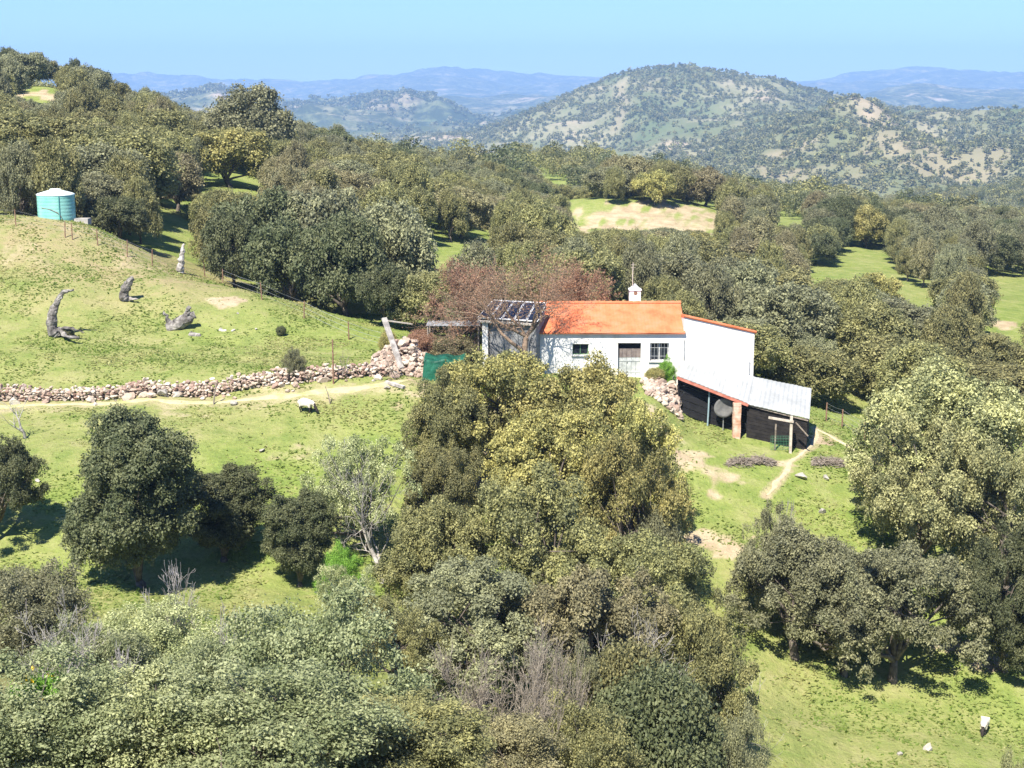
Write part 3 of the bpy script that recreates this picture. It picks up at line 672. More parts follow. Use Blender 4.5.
for _ in range(26000):
    y = math.sqrt(rs.uniform(99.5 ** 2, 216 ** 2)); px = rs.uniform(-70, 1095)
    x = (px - 512) / F * (y * cp + 22 * sp)
    if y < 118 and px < 200: continue
    if y < 116 and px < 430: continue
    if y < 102 and px < 760: continue
    if px > 740 and y < 101.5 + max(0, (900 - px)) * .03: continue
    H = rs.gauss(5.9, 1.3); Rr = max(1.8, rs.gauss(3.7, 1.2))
    if y < 112: H *= .75
    if mindist(x, y, Rr, near_list) or blocked(x, y, H, Rr): continue
    near_list.append((x, y, Rr, .82)); g = gz1(x, y)
    tone = tones[int((float(vnoise(x / 22, y / 22, 4)) + .5) * 6.99 * .6 + rs.random() * 6.99 * .4)]
    scat.append([proj((x, y, g + H))[0], x, y, H, Rr, tone])
scat.sort(key=lambda q: q[2] if -15 < q[0] < 1040 else 999)
extra = scat[215:]; scat = scat[:215]; scat.sort()
def band(y): return 'front' if y < 126 else 'middle' if y < 150 else 'back'
cls = {}
for s in scat:
    s.append('small' if s[4] < 3.1 else 'mid-sized' if s[4] < 3.9 else 'broad'); s.append(zone(s[0], s[2]))
    cls.setdefault((s[5], s[6], s[7], band(s[2])), []).append(s)
ORD += ['thirteenth', 'fourteenth', 'fifteenth', 'sixteenth', 'seventeenth', 'eighteenth', 'nineteenth', 'twentieth']
for (tone, size, zn, bd), L in cls.items():
    for i, s in enumerate(L):
        base = '%s %s oak, %s %s' % (size, tone, bd, zn)
        lb = base if len(L) == 1 else base + ', ' + ORD[i] + ' from left'
        a = 'mid%d' % rs.randrange(8); _, _, rx, AH = ARCH[a]
        put(a, s[1], s[2], s[4] / rx, s[3] / AH, tone, 'holm_oak', lb, 'tree', 'oaks of the wooded slopes')
print('individual scattered trees', len(scat))

# ---- the woods beyond: too many to count, one object each belt
def mass(name, pts, per_clump, clumps, rc_rel, Lrel, seed, tones_, zlo_rel=.12, tuft=1, nproto=8):
    """pts: (x, y, R, H, z, tone). One object whose points carry crowns through geometry nodes."""
    rng = np.random.default_rng(seed); pc = bpy.data.collections.new(name + '_crowns'); nt_ = len(tones_)
    for k in range(nproto * nt_):
        if clumps == 0:
            cm, _, rx_, H_ = ARCH['mid%d' % (k % 8)]; me = cm.copy(); me.materials.clear(); co = np.empty(len(me.vertices) * 3, np.float32)
            asp = H_ / rx_; me.vertices.foreach_get('co', co); me.vertices.foreach_set('co', co / rx_); me.update()
        else:
            asp = 1.55; C = lobed(rng, clumps, 0.88, zlo_rel * asp, 0.90 * asp, 6, .12, -.5, .4)
            V, Q, cid, lr = leaves(rng, C, rc_rel * rng.uniform(.7, 1.25, len(C)), per_clump, Lrel, Lrel * .7, tuft=tuft)
            me = npmesh('crown', V, Q, {'clump': ('FACE', cid), 'leafr': ('FACE', lr)})
        me.materials.append(TONE[tones_[k // nproto]])
        o = bpy.data.objects.new('%s_proto_%03d' % (name, k), me); pc.objects.link(o)
    A = np.array([p[:5] for p in pts], float); n = len(A)
    me = bpy.data.meshes.new(name); me.vertices.add(n); me.vertices.foreach_set('co', A[:, [0, 1, 4]].astype(np.float32).ravel())
    a = me.attributes.new('size', 'FLOAT_VECTOR', 'POINT'); a.data.foreach_set('vector', (A[:, [2, 2, 3]] / np.array([1, 1, asp])).astype(np.float32).ravel())
    a = me.attributes.new('turn', 'FLOAT_VECTOR', 'POINT'); tv = np.zeros((n, 3), np.float32); tv[:, 2] = rng.uniform(0, 6.28, n); a.data.foreach_set('vector', tv.ravel())
    a = me.attributes.new('pick', 'INT', 'POINT'); a.data.foreach_set('value', (np.array([p[5] % nt_ for p in pts]) * nproto + rng.integers(0, nproto, n)).astype(np.int32))
    me.update(); o = obj(name, me)
    g = bpy.data.node_groups.new(name + '_scatter', 'GeometryNodeTree')
    g.interface.new_socket('Geometry', in_out='INPUT', socket_type='NodeSocketGeometry'); g.interface.new_socket('Geometry', in_out='OUTPUT', socket_type='NodeSocketGeometry')
    gi = g.nodes.new('NodeGroupInput'); go = g.nodes.new('NodeGroupOutput')
    ci = g.nodes.new('GeometryNodeCollectionInfo'); ci.inputs['Collection'].default_value = pc; ci.inputs['Separate Children'].default_value = True; ci.inputs['Reset Children'].default_value = True
    ip = g.nodes.new('GeometryNodeInstanceOnPoints'); ip.inputs['Pick Instance'].default_value = True
    def na(nm, ty):
        x = g.nodes.new('GeometryNodeInputNamedAttribute'); x.data_type = ty; x.inputs['Name'].default_value = nm; return x.outputs['Attribute']
    L = g.links.new
    L(gi.outputs[0], ip.inputs['Points']); L(ci.outputs[0], ip.inputs['Instance']); L(na('pick', 'INT'), ip.inputs['Instance Index'])
    er = g.nodes.new('FunctionNodeEulerToRotation'); L(na('turn', 'FLOAT_VECTOR'), er.inputs[0]); L(er.outputs[0], ip.inputs['Rotation'])
    L(na('size', 'FLOAT_VECTOR'), ip.inputs['Scale']); L(ip.outputs[0], go.inputs[0])
    md = o.modifiers.new('scatter', 'NODES'); md.node_group = g
    print(name, n, 'crowns'); return o
TN = {'dark green': 0, 'grey-green': 1, 'olive green': 2, 'brownish olive': 3, 'yellow-green': 2}
pts = [(q[1], q[2], q[4], q[3], gz1(q[1], q[2]), TN[q[5]]) for q in extra]
for _ in range(30000):
    y = math.sqrt(rs.uniform(214 ** 2, 345 ** 2)); px = rs.uniform(-60, 1085); x = (px - 512) / F * (y * cp + 22 * sp)
    H = rs.gauss(5.9, .9); Rr = max(2.0, rs.gauss(3.4, .8))
    if mindist(x, y, Rr, near_list) or blocked(x, y, H, Rr, .15): continue
    near_list.append((x, y, Rr, .74)); pts.append((x, y, Rr, H, gz1(x, y), int((float(vnoise(x / 25, y / 25, 4)) + .5) * 3.99 * .5 + rs.random() * 1.99)))
near_list = []
o = mass('oak_wood', pts, 0, 0, 0, 0, 5, ['dark green', 'grey-green', 'olive green', 'brownish olive'], nproto=8)
tag(o, 'grey-green oak wood covering the ridge behind the farm', 'wood', kind='stuff')
def grid_pts(y0, y1, n, Hm, dens, seed, R0=3.6):
    r = np.random.default_rng(seed); y = np.sqrt(r.uniform(y0 ** 2, y1 ** 2, n)); px = r.uniform(-60, 1085, n)
    x = (px - 512) / F * (y * cp + 60 * sp)
    k = r.random(n) < dens(x, y); x, y = x[k], y[k]; z = gz(x, y)
    Rr = np.clip(r.normal(R0, R0 * .25, len(x)), R0 * .45, R0 * 1.9); H = Rr * r.uniform(1.3, 1.8, len(x))
    return [(x[i], y[i], Rr[i], H[i], z[i], r.integers(3)) for i in range(len(x))]
o = mass('valley_wood', grid_pts(345, 1000, 5200, 5.5, lambda x, y: np.where(y > 700, .85, .8) + 0 * x, 21, 4.0), 30, 44, .24, .10, 6, ['dark green', 'grey-green', 'olive green'])
tag(o, 'dark oak wood in the valley between the knoll and the far hills', 'wood', kind='stuff')
def dens_far(x, y):
    n1 = fbm(x, y, 260, 4, 501, .6); n2 = fbm(x, y, 70, 2, 502)
    return np.clip(0.66 + n1 * 1.5 + n2 * .5, 0.06, 1) * (1 - .40 * far_bare(x, y))
o = mass('hillside_wood', grid_pts(1000, 3100, 80000, 5, dens_far, 22, 3.1), 8, 8, .40, .50, 7, ['dark green', 'grey-green', 'olive green'])
tag(o, 'scattered oaks dotting the hazy hills beyond the valley', 'wood', kind='stuff')

o = mass('distant_wood', grid_pts(3100, 4700, 26000, 5, lambda x, y: np.clip(.45 + fbm(x, y, 420, 4, 77, .6) * 1.8, .03, 1), 23, 5.0), 6, 5, .5, .8, 8, ['dark green', 'grey-green', 'dark green'])
tag(o, 'tiny far trees speckling the bluish hill left of the big one', 'wood', kind='stuff')
# ================================================================== small builders for the farm
def bare_tree(seed, H, W, levels=5, r0=0.16, kids=3, buds=0, bud=0.05, bend=.5, start=.22):
    """bare branching tree, height H, width W; returns a branch MB and bud positions"""
    rng = np.random.default_rng(seed); segs = []; tips = []
    def grow(p, d, L, r, lv):
        pts = [p]; rr = [r]; n = 3
        for i in range(n):
            d = d + rng.normal(size=3) * bend * .45; d[2] += .06; d /= np.linalg.norm(d)
            p = p + d * L / n; pts.append(p); rr.append(r * (1 - (i + 1) / n * .5))
        segs.append((pts, rr, lv))
        if lv >= levels:
            tips.extend(pts[1:]); return
        for k in range(kids + (lv == 0)):
            a = rng.normal(size=3); a -= d * a.dot(d); a /= np.linalg.norm(a)
            nd = d * .75 + a * rng.uniform(.5, 1.0); nd[2] += .08; nd /= np.linalg.norm(nd)
            j = rng.integers(1, n + 1); grow(pts[j], nd, L * rng.uniform(.6, .85), rr[j] * .68, lv + 1)
        grow(p, d, L * .72, rr[-1] * .85, lv + 1)
    grow(np.zeros(3), np.array([rng.normal() * .08, rng.normal() * .08, 1.0]), H * start, r0, 0)
    A = np.array([q for s_ in segs for q in s_[0]])
    zs = H / np.percentile(A[:, 2], 99.7); xs = W / 2 / np.percentile(np.hypot(A[:, 0], A[:, 1]), 98)
    sc = np.array([xs, xs, zs]); mb = MB()
    for pts, rr, lv in segs:
        mb.tube([q * sc for q in pts], [max(.006, q) for q in rr], 6 if lv < 2 else 3, cap=False)
    return mb, np.array(tips) * sc
def bare(px, top, Y, wpx, seed, m, name, label, cat='tree', levels=5, r0=.16, kids=3, buds=0, bud=.07, group=None, rz=0.0, Hmin=.5, start=.22, tone='rusty'):
    p = at(px, top, Y); g = gz1(p.x, Y); H = max(Hmin, p.z - g); W = wpx / (F / depth((p.x, Y, g + H / 2)))
    t = thing(name, label, cat, (p.x, Y, g - .05), rz, group)
    mb, tips = bare_tree(seed, H, W, levels, r0, kids, start=start)
    mb.build('branches', m, t, True)
    if buds:
        rng = np.random.default_rng(seed + 1)
        V, Q, cid, lr = leaves(rng, tips, np.full(len(tips), .22), buds, bud, bud * .6)
        obj('buds', npmesh('buds', V, Q, {'clump': ('FACE', cid), 'leafr': ('FACE', lr)}), TONE[tone], t)
    return t
_ico = None
def ico():
    global _ico
    if _ico is None:
        import bmesh
        b = bmesh.new(); bmesh.ops.create_icosphere(b, subdivisions=2, radius=1)
        _ico = (np.array([v.co[:] for v in b.verts]), np.array([[v.index for v in f.verts] for f in b.faces])); b.free()
    return _ico
def stones_mesh(name, L, seed, blocky=.5):
    """L: (x, y, z, size) -> one mesh of angular stones"""
    rng = np.random.default_rng(seed); V0, F0 = ico(); VV, FF = [], []
    for k, (x, y, z, sz) in enumerate(L):
        V = V0 * (1 + .10 * rng.normal(size=(len(V0), 1)))
        for _ in range(5):       # cut flat faces
            nrm = rng.normal(size=3); nrm /= np.linalg.norm(nrm); h = rng.uniform(.35, .7)
            dd = V @ nrm; V = V - np.where(dd > h, dd - h, 0)[:, None] * nrm
        V = V * np.array([rng.uniform(.9, 1.5), rng.uniform(.7, 1.1), rng.uniform(.6, .95)]) * sz
        a, b = rng.uniform(0, 6.28), rng.normal() * .3
        Rm = np.array(Matrix.Rotation(a, 3, 'Z') @ Matrix.Rotation(b, 3, 'X'))
        VV.append(V @ Rm.T + np.array((x, y, z))); FF.append(F0 + k * len(V0))
    return npmesh(name, np.concatenate(VV), np.concatenate(FF))
def gp(px, py): p = ground_at(px, py, 48, 140); return p

# ------------------------------------------------------------------ farmhouse
def farmhouse():
    YF = 90.0
    X = lambda px, py=350, Y=YF: at(px, py, Y).x
    Zp = lambda py, Y=YF, px=600: at(px, py, Y).z
    x0, x1 = X(538), X(683.3); ze = Zp(331.5); zb = Zp(377) - 1.6; zr = at(600, 303.5, 93).z
    T = thing('farmhouse', 'white farmhouse with orange tiled roof, tall white wing and chimney', 'house', (x0, YF, Zp(377)))
    o = T.location.copy()
    def B(mb, name, m, par=T, sm=False):
        mb.v = [tuple(Vector(v) - o) for v in mb.v]
        ob = mb.build(name, m, None, sm); ob.parent = par; return ob
    def child_offset(ob): return ob
    # front wall with openings
    op = {'door': (X(618), X(641), Zp(376.5), Zp(343)), 'win': (X(650), X(669), Zp(361), Zp(343)), 'win0': (X(572.5), X(588.5), Zp(355), Zp(344))}
    xs = sorted([x0, x1] + [v for a in op.values() for v in a[:2]]); zs = sorted([zb, ze] + [v for a in op.values() for v in a[2:]])
    mb = MB(); wt = .42
    for a, b in zip(xs[:-1], xs[1:]):
        run = None; cells = []
        for c, d in zip(zs[:-1], zs[1:]):
            cx, cz = (a + b) / 2, (c + d) / 2
            hole = any(q[0] < cx < q[1] and q[2] < cz < q[3] for q in op.values())
            if hole:
                if run: cells.append(run); run = None
            else: run = [run[0] if run else c, d]
        if run: cells.append(run)
        for c, d in cells: mb.box(a, b, YF, YF + wt, c, d)
    # gable and rear walls
    yb = 96.0
    for xa, xb in ((x0, x0 + .4), (x1 - .4, x1)):
        mb.hexa([(xa, YF + wt, zb), (xb, YF + wt, zb), (xb, yb, zb), (xa, yb, zb), (xa, YF + wt, ze), (xb, YF + wt, ze), (xb, yb, ze), (xa, yb, ze)])
        mb.add([(xa, YF + .1, ze), (xb, YF + .1, ze), (xb, 93, zr - .12), (xa, 93, zr - .12), (xa, yb - .1, ze), (xb, yb - .1, ze)], [(0, 1, 2, 3), (3, 2, 5, 4), (0, 3, 4), (1, 5, 2)])
    mb.box(x0 + .4, x1 - .4, yb - .4, yb, zb, ze)
    mb.box(x0 + .4, x1 - .4, YF + wt, yb - .4, Zp(377) - .2, Zp(377) - .02)
    B(mb, 'wall', M_WHITE)
    # tiled roof, sine channels running down both slopes
    def tiles(name, xa, xb, ya, za, yb_, zb_, par, period=.21, amp=.013, step=.42):
        nx = int((xb - xa) / period * 6); L = math.hypot(yb_ - ya, zb_ - za); nr = max(2, int(L / step)); V = []; Q = []
        for r in range(nr):
            for e in (0, 1):
                s = (r + e) / nr * 1.0 + (.012 if e else 0); yy = ya + (yb_ - ya) * min(1, s); zz = za + (zb_ - za) * min(1, s)
                for i in range(nx + 1):
                    xx = xa + (xb - xa) * i / nx
                    wv = abs(math.sin(math.pi * (xx - xa) / period)); jit = .012 * math.sin(int((xx - xa) / period) * 12.9 + r * 7.1)
                    V.append(Vector((xx, yy + jit, zz + amp * wv + (.012 if not e else -.012) + jit * .4)) - o)
        W = nx + 1
        for r in range(nr * 2 - 1):
            for i in range(nx): a = r * W + i; Q.append((a, a + W, a + W + 1, a + 1) if yb_ < ya else (a, a + 1, a + W + 1, a + W))
        me = npmesh(name, [tuple(v) for v in V], Q, None, False); ob = obj(name, me, M_TILE, par); return ob
    ey, ez = YF - .22, ze - .02; sl = (zr - ze) / 3.0
    roof = tiles('roof', x0 - .06, x1 + .10, 93.0, zr + .02, ey, ze - .22 * sl + .05, T)
    tiles('rear_roof_slope', x0 - .06, x1 + .10, 93.0, zr + .02, yb + .2, ze - .2 * sl + .05, roof)
    mb = MB(); k = int((x1 - x0) / .42)
    for i in range(k):
        a = x0 - .08 + (x1 - x0 + .18) * i / k
        mb.tube([(a, 93, zr + .045), (a + .46, 93, zr + .06)], [.10, .12], 8)
    mb.hexa([(x0 - .05, ey + .03, ze - .13), (x1 + .08, ey + .03, ze - .13), (x1 + .08, 93, zr - .09), (x0 - .05, 93, zr - .09),
             (x0 - .05, ey + .03, ze - .06), (x1 + .08, ey + .03, ze - .06), (x1 + .08, 93, zr - .02), (x0 - .05, 93, zr - .02)])
    B(mb, 'ridge_tiles', M_TILE, roof)
    # chimney
    mb = MB(); cx0, cx1 = X(629.3, 295, 93.5), X(640.3, 295, 93.5); zt = at(634, 290, 93.5).z; cw = cx1 - cx0
    mb.box(cx0, cx1, 93.2, 93.2 + cw, zr - .5, zt)
    ch = B(mb, 'chimney', M_WHITE, roof)
    mb = MB(); zc = at(634, 283.5, 93.5).z; c = ((cx0 + cx1) / 2, 93.2 + cw / 2)
    a, d, e, f = cx0 - .05, cx1 + .05, 93.15, 93.25 + cw
    mb.hexa([(a, e, zt + .003), (d, e, zt + .003), (d, f, zt + .003), (a, f, zt + .003), (a, e, zt + .07), (d, e, zt + .07), (d, f, zt + .07), (a, f, zt + .07)])
    mb.add([(a + .06, e + .06, zt + .073), (d - .06, e + .06, zt + .073), (d - .06, f - .06, zt + .073), (a + .06, f - .06, zt + .073), (c[0], c[1], zc)], [(0, 1, 4), (1, 2, 4), (2, 3, 4), (3, 0, 4)])
    B(mb, 'chimney_cap', M_WHITE, T)
    mb = MB(); mb.tube([(c[0] + .02, 93.19, zt - .16), (c[0] + .02, 93.203, zt - .16)], .13, 12); B(mb, 'smoke_hole', M_RUST, T)
    mb = MB(); pz = at(633, 262, 93.5).z; ax = X(632.8, 270, 93.5)
    mb.tube([(ax, 93.3, zt), (ax - .02, 93.3, (zt + pz) / 2), (ax, 93.3, pz)], [.035, .03, .022], 6)
    for dz in (.15, .33): mb.tube([(ax - .16, 93.3, pz - dz), (ax + .16, 93.3, pz - dz)], .012, 4)
    B(mb, 'antenna', M_PALEWOOD, T)
    # door: grey lower leaf, brown upper leaf, black panel painting the shade in the top gap
    a, b, c0, d0 = op['door']; zm, zu = Zp(358), Zp(349); yd = YF + .26
    mb = MB()
    for i in range(5):
        w_ = (b - a) / 5; mb.box(a + i * w_ + .008, a + (i + 1) * w_ - .008, yd, yd + .05, c0, zm - .02)
    mb.box(a, b, yd - .025, yd - .002, c0 + .2, c0 + .3); mb.box(a, b, yd - .025, yd - .002, zm - .25, zm - .15)
    dr = B(mb, 'door', mat_noise('door_paint', (.34, .36, .35), (.50, .52, .50), 3)); dr['label'] = 'weathered grey lower half door'
    mb = MB()
    for i in range(5):
        w_ = (b - a) / 5; mb.box(a + i * w_ + .008, a + (i + 1) * w_ - .008, yd + .003, yd + .05, zm, zu)
    u = B(mb, 'door', mat_noise('door_wood', (.15, .12, .11), (.24, .20, .18), 4)); u['label'] = 'brown upper half door'
    mb = MB(); mb.box(a, b, yd + .1, yd + .14, c0, d0); B(mb, 'doorway_shade_panel', M_SHADE)  # flat near-black panel behind the leaves, interior shade put into its colour
    mb = MB(); mb.box(a + .55, a + .6, yd - .07, yd - .03, zm - .3, zm - .22); hd = B(mb, 'handle', M_METAL); hd.parent = dr
    # windows
    for key, lab in (('win', 'barred window with white sill'), ('win0', 'low window half hidden by the oak')):
        a, b, c0, d0 = op[key]; mb = MB(); t = .055; yw = YF + .2
        mb.box(a, a + t, yw, yw + .06, c0, d0); mb.box(b - t, b, yw, yw + .06, c0, d0); mb.box(a + t, b - t, yw, yw + .06, d0 - t, d0); mb.box(a + t, b - t, yw, yw + .06, c0, c0 + t)
        mb.box((a + b) / 2 - .025, (a + b) / 2 + .025, yw + .002, yw + .055, c0 + t, d0 - t)
        wn = B(mb, 'window', M_WHITE if key == 'win' else mat_noise('green_frame', (.10, .20, .10), (.16, .28, .15), 3)); wn['label'] = lab
        mb = MB(); mb.box(a + t, b - t, yw + .03, yw + .04, c0 + t, d0 - t)
        B(mb, 'pane', mat_noise('dark_glass', (.02, .025, .03), (.035, .04, .05), 1, .15, spec=.5, bs=0), wn)
        mb = MB(); mb.box(a - .08, b + .08, YF - .1, YF + .19, c0 - .07, c0 - .003); B(mb, 'sill', M_WHITE, wn)
        if key == 'win':
            mb = MB()
            for i in range(6): xx = a + .08 + (b - a - .16) * i / 5; mb.tube([(xx, YF + .05, c0), (xx, YF + .05, d0)], .011, 5)
            for zz in (c0 + .3, d0 - .3): mb.tube([(a, YF + .05, zz), (b, YF + .05, zz)], .011, 5)
            B(mb, 'bar', M_METAL, wn)
    # tall wing
    ax0, ax1 = x1 + .003, X(754, 350); y0, y1 = YF + .01, 95.0
    zl, zrr = Zp(316.5), at(754, 332.5, YF).z; zl2, zr2 = zl - .62, zrr - .62; zbb = Zp(377) - 3.6
    mb = MB(); mb.hexa([(ax0, y0, zbb), (ax1, y0, zbb), (ax1, y1, zbb), (ax0, y1, zbb), (ax0, y0, zl), (ax1, y0, zrr), (ax1, y1, zr2), (ax0, y1, zl2)])
    B(mb, 'wing_wall', M_WHITE)
    mb = MB(); n = 20
    for i in range(n):      # under-and-over verge tiles along the top of the wing
        f0, f1 = i / n, (i + 1.12) / n; xx, xx2 = ax0 + (ax1 + .08 - ax0) * f0, ax0 + (ax1 + .08 - ax0) * f1
        za, zb2 = zl + (zrr - zl) * f0, zl + (zrr - zl) * f1
        mb.tube([(xx, y0 - .04, za + .05), (xx2, y0 - .04, zb2 + .035)], [.085, .07], 8)
    m = 22
    for j in range(m):
        yy = y0 + .08 + (y1 - y0) * j / m; q = -.62 * (yy - y0) / (y1 - y0)
        mb.tube([(ax0, yy, zl + q + .02), (ax1 + .1, yy, zrr + q + .0)], .11, 6)
    B(mb, 'wing_roof', M_TILE)
    mb = MB(); dx = X(749.5, 360); mb.tube([(dx, y0 - .05, Zp(362)), (dx, y0 - .05, Zp(374))], .04, 6); B(mb, 'pipe', M_METAL)
    mb = MB(); px_ = x1 + .02; mb.tube([(px_ + .04, y0 - .05, Zp(340)), (px_ + .04, y0 - .05, Zp(360))], .03, 6); B(mb, 'pipe', M_METAL)
farmhouse()

# ------------------------------------------------------------------ lean-to shed below the wing
def shed():
    NL, NM, NR = at(677, 375.5, 87), at(748, 403.2, 86.3), at(809.5, 418.5, 85.7)
    FL, FM, FR = at(685, 359.8, 89.95), at(754, 376.3, 89.95), at(811.5, 388.3, 89.95)
    T = thing('lean_to_shed', 'dark open-fronted shed with a long white sheet roof beside the house', 'shed', (NM.x, 88, gz1(NM.x, 88)))
    o = T.location.copy()
    def B(mb, name, m, par=T, sm=False):
        mb.v = [tuple(Vector(v) - o) for v in mb.v]; ob = mb.build(name, m, None, sm); ob.parent = par; return ob
    def sheet(name, a, b, c, d, lift=0.0, par=T):       # a near-left, b near-right, c far-right, d far-left
        n = max(6, int((b - a).length / .09)); V = []; Q = []; m = 8
        for k, th in ((0, 0), (1, -.035)):
            for j in range(m + 1):
                for i in range(n + 1):
                    s, t = i / n, j / m; p = (a.lerp(b, s)).lerp(d.lerp(c, s), t)
                    z = .012 * math.sin(i * math.pi / 1.5) + lift + th + .03 * float(vnoise(s * 7, t * 3 + 5, 4)) - .03 * math.sin(math.pi * t)
                    V.append(tuple(p + Vector((0, 0, z)) - o))
        W = (n + 1) * (m + 1)
        for k in (0, 1):
            for j in range(m):
                for i in range(n):
                    q = k * W + j * (n + 1) + i; f = (q, q + 1, q + n + 2, q + n + 1); Q.append(f if k == 0 else f[::-1])
        for i in range(n):
            Q.append((i + 1, i, W + i, W + i + 1)); q = m * (n + 1) + i; Q.append((q, q + 1, W + q + 1, W + q))
        for j in range(m):
            q = j * (n + 1); Q.append((q, q + n + 1, W + q + n + 1, W + q)); q += n; Q.append((q + n + 1, q, W + q, W + q + n + 1))
        return obj(name, npmesh(name, V, Q), M_SHEET, par)
    sheet('roof_sheet', NL, NM, FM, FL, .02); sheet('roof_sheet', NM + Vector((-.05, 0, -.02)), NR, FR, FM + Vector((-.05, 0, -.02)), .0)
    red = mat_noise('red_beam_paint', (.40, .13, .09), (.55, .22, .16), 3)
    mb = MB(); mb.bar(NL + Vector((0, .02, -.13)), NM + Vector((.02, .02, -.13)), .1, .16); B(mb, 'beam', red)
    mb = MB(); mb.bar(NM + Vector((.12, .1, -.16)), NR + Vector((-.05, .1, -.14)), .08, .1); B(mb, 'beam', M_WOOD)
    # rafters
    for f in (.2, .5, .8): mb = MB(); mb.bar(NL.lerp(NM, f) + Vector((0, .1, -.12)), FL.lerp(FM, f) + Vector((0, -.1, -.12)), .08, .1); B(mb, 'rafter', M_WOOD)
    # boarded front on the right part, side walls, black wall painting the shade inside
    def board_wall(name, a, b, drop, m, rows=9):
        mb = MB()
        za, zb_ = gz1(a.x, a.y) - .25, gz1(b.x, b.y) - .25; ta, tb = a.z - drop, b.z - drop; n = rows
        d = (b - a).normalized(); nrm = Vector((-d.y, d.x, 0)).normalized() * .03
        for i in range(n):
            f0, f1 = i / n, (i + .93) / n; of = nrm * (1 + .3 * (i % 2))
            p = [Vector((a.x, a.y, za + (ta - za) * f0)), Vector((b.x, b.y, zb_ + (tb - zb_) * f0))]; q = [Vector((a.x, a.y, za + (ta - za) * f1)), Vector((b.x, b.y, zb_ + (tb - zb_) * f1))]
            mb.hexa([p[0] - of, p[1] - of, p[1] + of, p[0] + of, q[0] - of, q[1] - of, q[1] + of, q[0] + of])
        return B(mb, name, m)
    board_wall('board_wall', NM + Vector((0, .25, 0)), NR + Vector((-.08, .2, 0)), .2, M_DARKBOARD, 10)
    board_wall('side_wall', NR + Vector((-.1, .28, 0)), FR + Vector((-.1, -.05, 0)), .12, M_DARKBOARD)
    board_wall('shade_wall', NL + Vector((.1, .45, 0)), NM + Vector((.1, .95, 0)), .1, M_SHADE, 5)  # added near the open front; near-black colour stands in for interior shade
    board_wall('side_wall', NL + Vector((.15, .3, 0)), FL + Vector((-.1, -.2, 0)), .15, M_DARKBOARD)
    # brick pier
    c = at(736.5, 420, 86.35); zt = NL.lerp(NM, .85).z - .2; zb_ = min(at(736, 441, 86.3).z, gz1(c.x, 86.3)) - .2
    mb = MB(); w_ = .225; n = 14
    for i in range(n):
        z0, z1 = zb_ + (zt - zb_) * i / n, zb_ + (zt - zb_) * (i + 1) / n - .012; e = .012 * math.sin(i * 5.3)
        mb.box(c.x - w_ + e, c.x + w_ + e, 86.1 + e, 86.1 + 2 * w_ + e, z0, z1)
    mb.box(c.x - w_ + .02, c.x + w_ - .02, 86.12, 86.08 + 2 * w_, zb_, zt - .02)
    B(mb, 'pier', M_BRICK)
    a = at(708.5, 388, 87); zg = gz1(a.x, 87)
    mb = MB(); mb.tube([(a.x, 87, zg - .1), (a.x + .04, 87, (a.z + zg) / 2), (a.x + .06, 87, a.z)], .05, 8); B(mb, 'prop', mat_noise('blue_pipe', (.22, .32, .36), (.32, .42, .45), 4))
shed()
def dish():
    c = at(724, 408, 86.75); T = thing('round_dish', 'pale grey round dish standing in the open shed beside the brick pier', 'dish', (c.x, c.y, gz1(c.x, c.y)))
    mb = MB(); r = .60; V = []; n = 28
    ctr = c - T.location; 
    for k, (rr, dy) in enumerate(((0, .10), (.25, .085), (.45, .045), (.6, 0), (.6, .03), (.45, .075), (.25, .115), (0, .13))):
        for j in range(n):
            a = 2 * math.pi * j / n; V.append((ctr.x + rr * math.cos(a), ctr.y + dy, ctr.z + rr * math.sin(a)))
    Fc = [(k * n + j, k * n + (j + 1) % n, (k + 1) * n + (j + 1) % n, (k + 1) * n + j) for k in range(7) for j in range(n)]
    mb.add(V, Fc); mb.build('reflector', M_GREYDISH, T, True)
    mb = MB(); mb.tube([(ctr.x, ctr.y + .16, -.1), (ctr.x, ctr.y + .14, ctr.z)], .03, 6); mb.build('stand', M_METAL, T)
dish()
def pen():
    Y = 85.1; a, b = at(791.5, 416, Y), at(775.8, 424, Y); T = thing('rail_frame', 'grey wooden post and rail frame standing against the dark boarded shed wall', 'frame', (a.x, Y, gz1(a.x, Y)))
    o = T.location
    for q, r in ((a, .075), (b, .04)):
        mb = MB(); mb.bar(Vector((q.x, Y, gz1(q.x, Y) - .2)) - o, q - o, r * 2, r * 2); mb.build('post', M_WOOD if r < .05 else M_PALEWOOD, T)
    mb = MB(); mb.bar(at(768.6, 417.5, Y - .1) - o, at(793.5, 421.8, Y - .1) - o, .1, .13); mb.build('rail', M_PALEWOOD, T)
    mb = MB(); mb.bar(at(796, 422.5, Y) - o, at(808, 436, Y) - o, .08, .08); mb.build('brace', M_WOOD, T)
    mb = MB(); p0, p1 = at(771, 436, Y - .05), at(790, 438, Y - .05); zb_ = gz1(p0.x, Y) + .02
    for i in range(13):
        x = p0.x + (p1.x - p0.x) * i / 12; mb.tube([Vector((x, Y - .05, zb_)) - o, Vector((x, Y - .05, p0.z)) - o], .007, 3)
    for i in range(6):
        z = zb_ + (p0.z - zb_) * i / 5; mb.tube([Vector((p0.x, Y - .05, z)) - o, Vector((p1.x, Y - .05, z)) - o], .007, 3)
    mb.build('green_netting', mat_noise('net', (.08, .25, .15), (.12, .32, .2), 5), T)
pen()

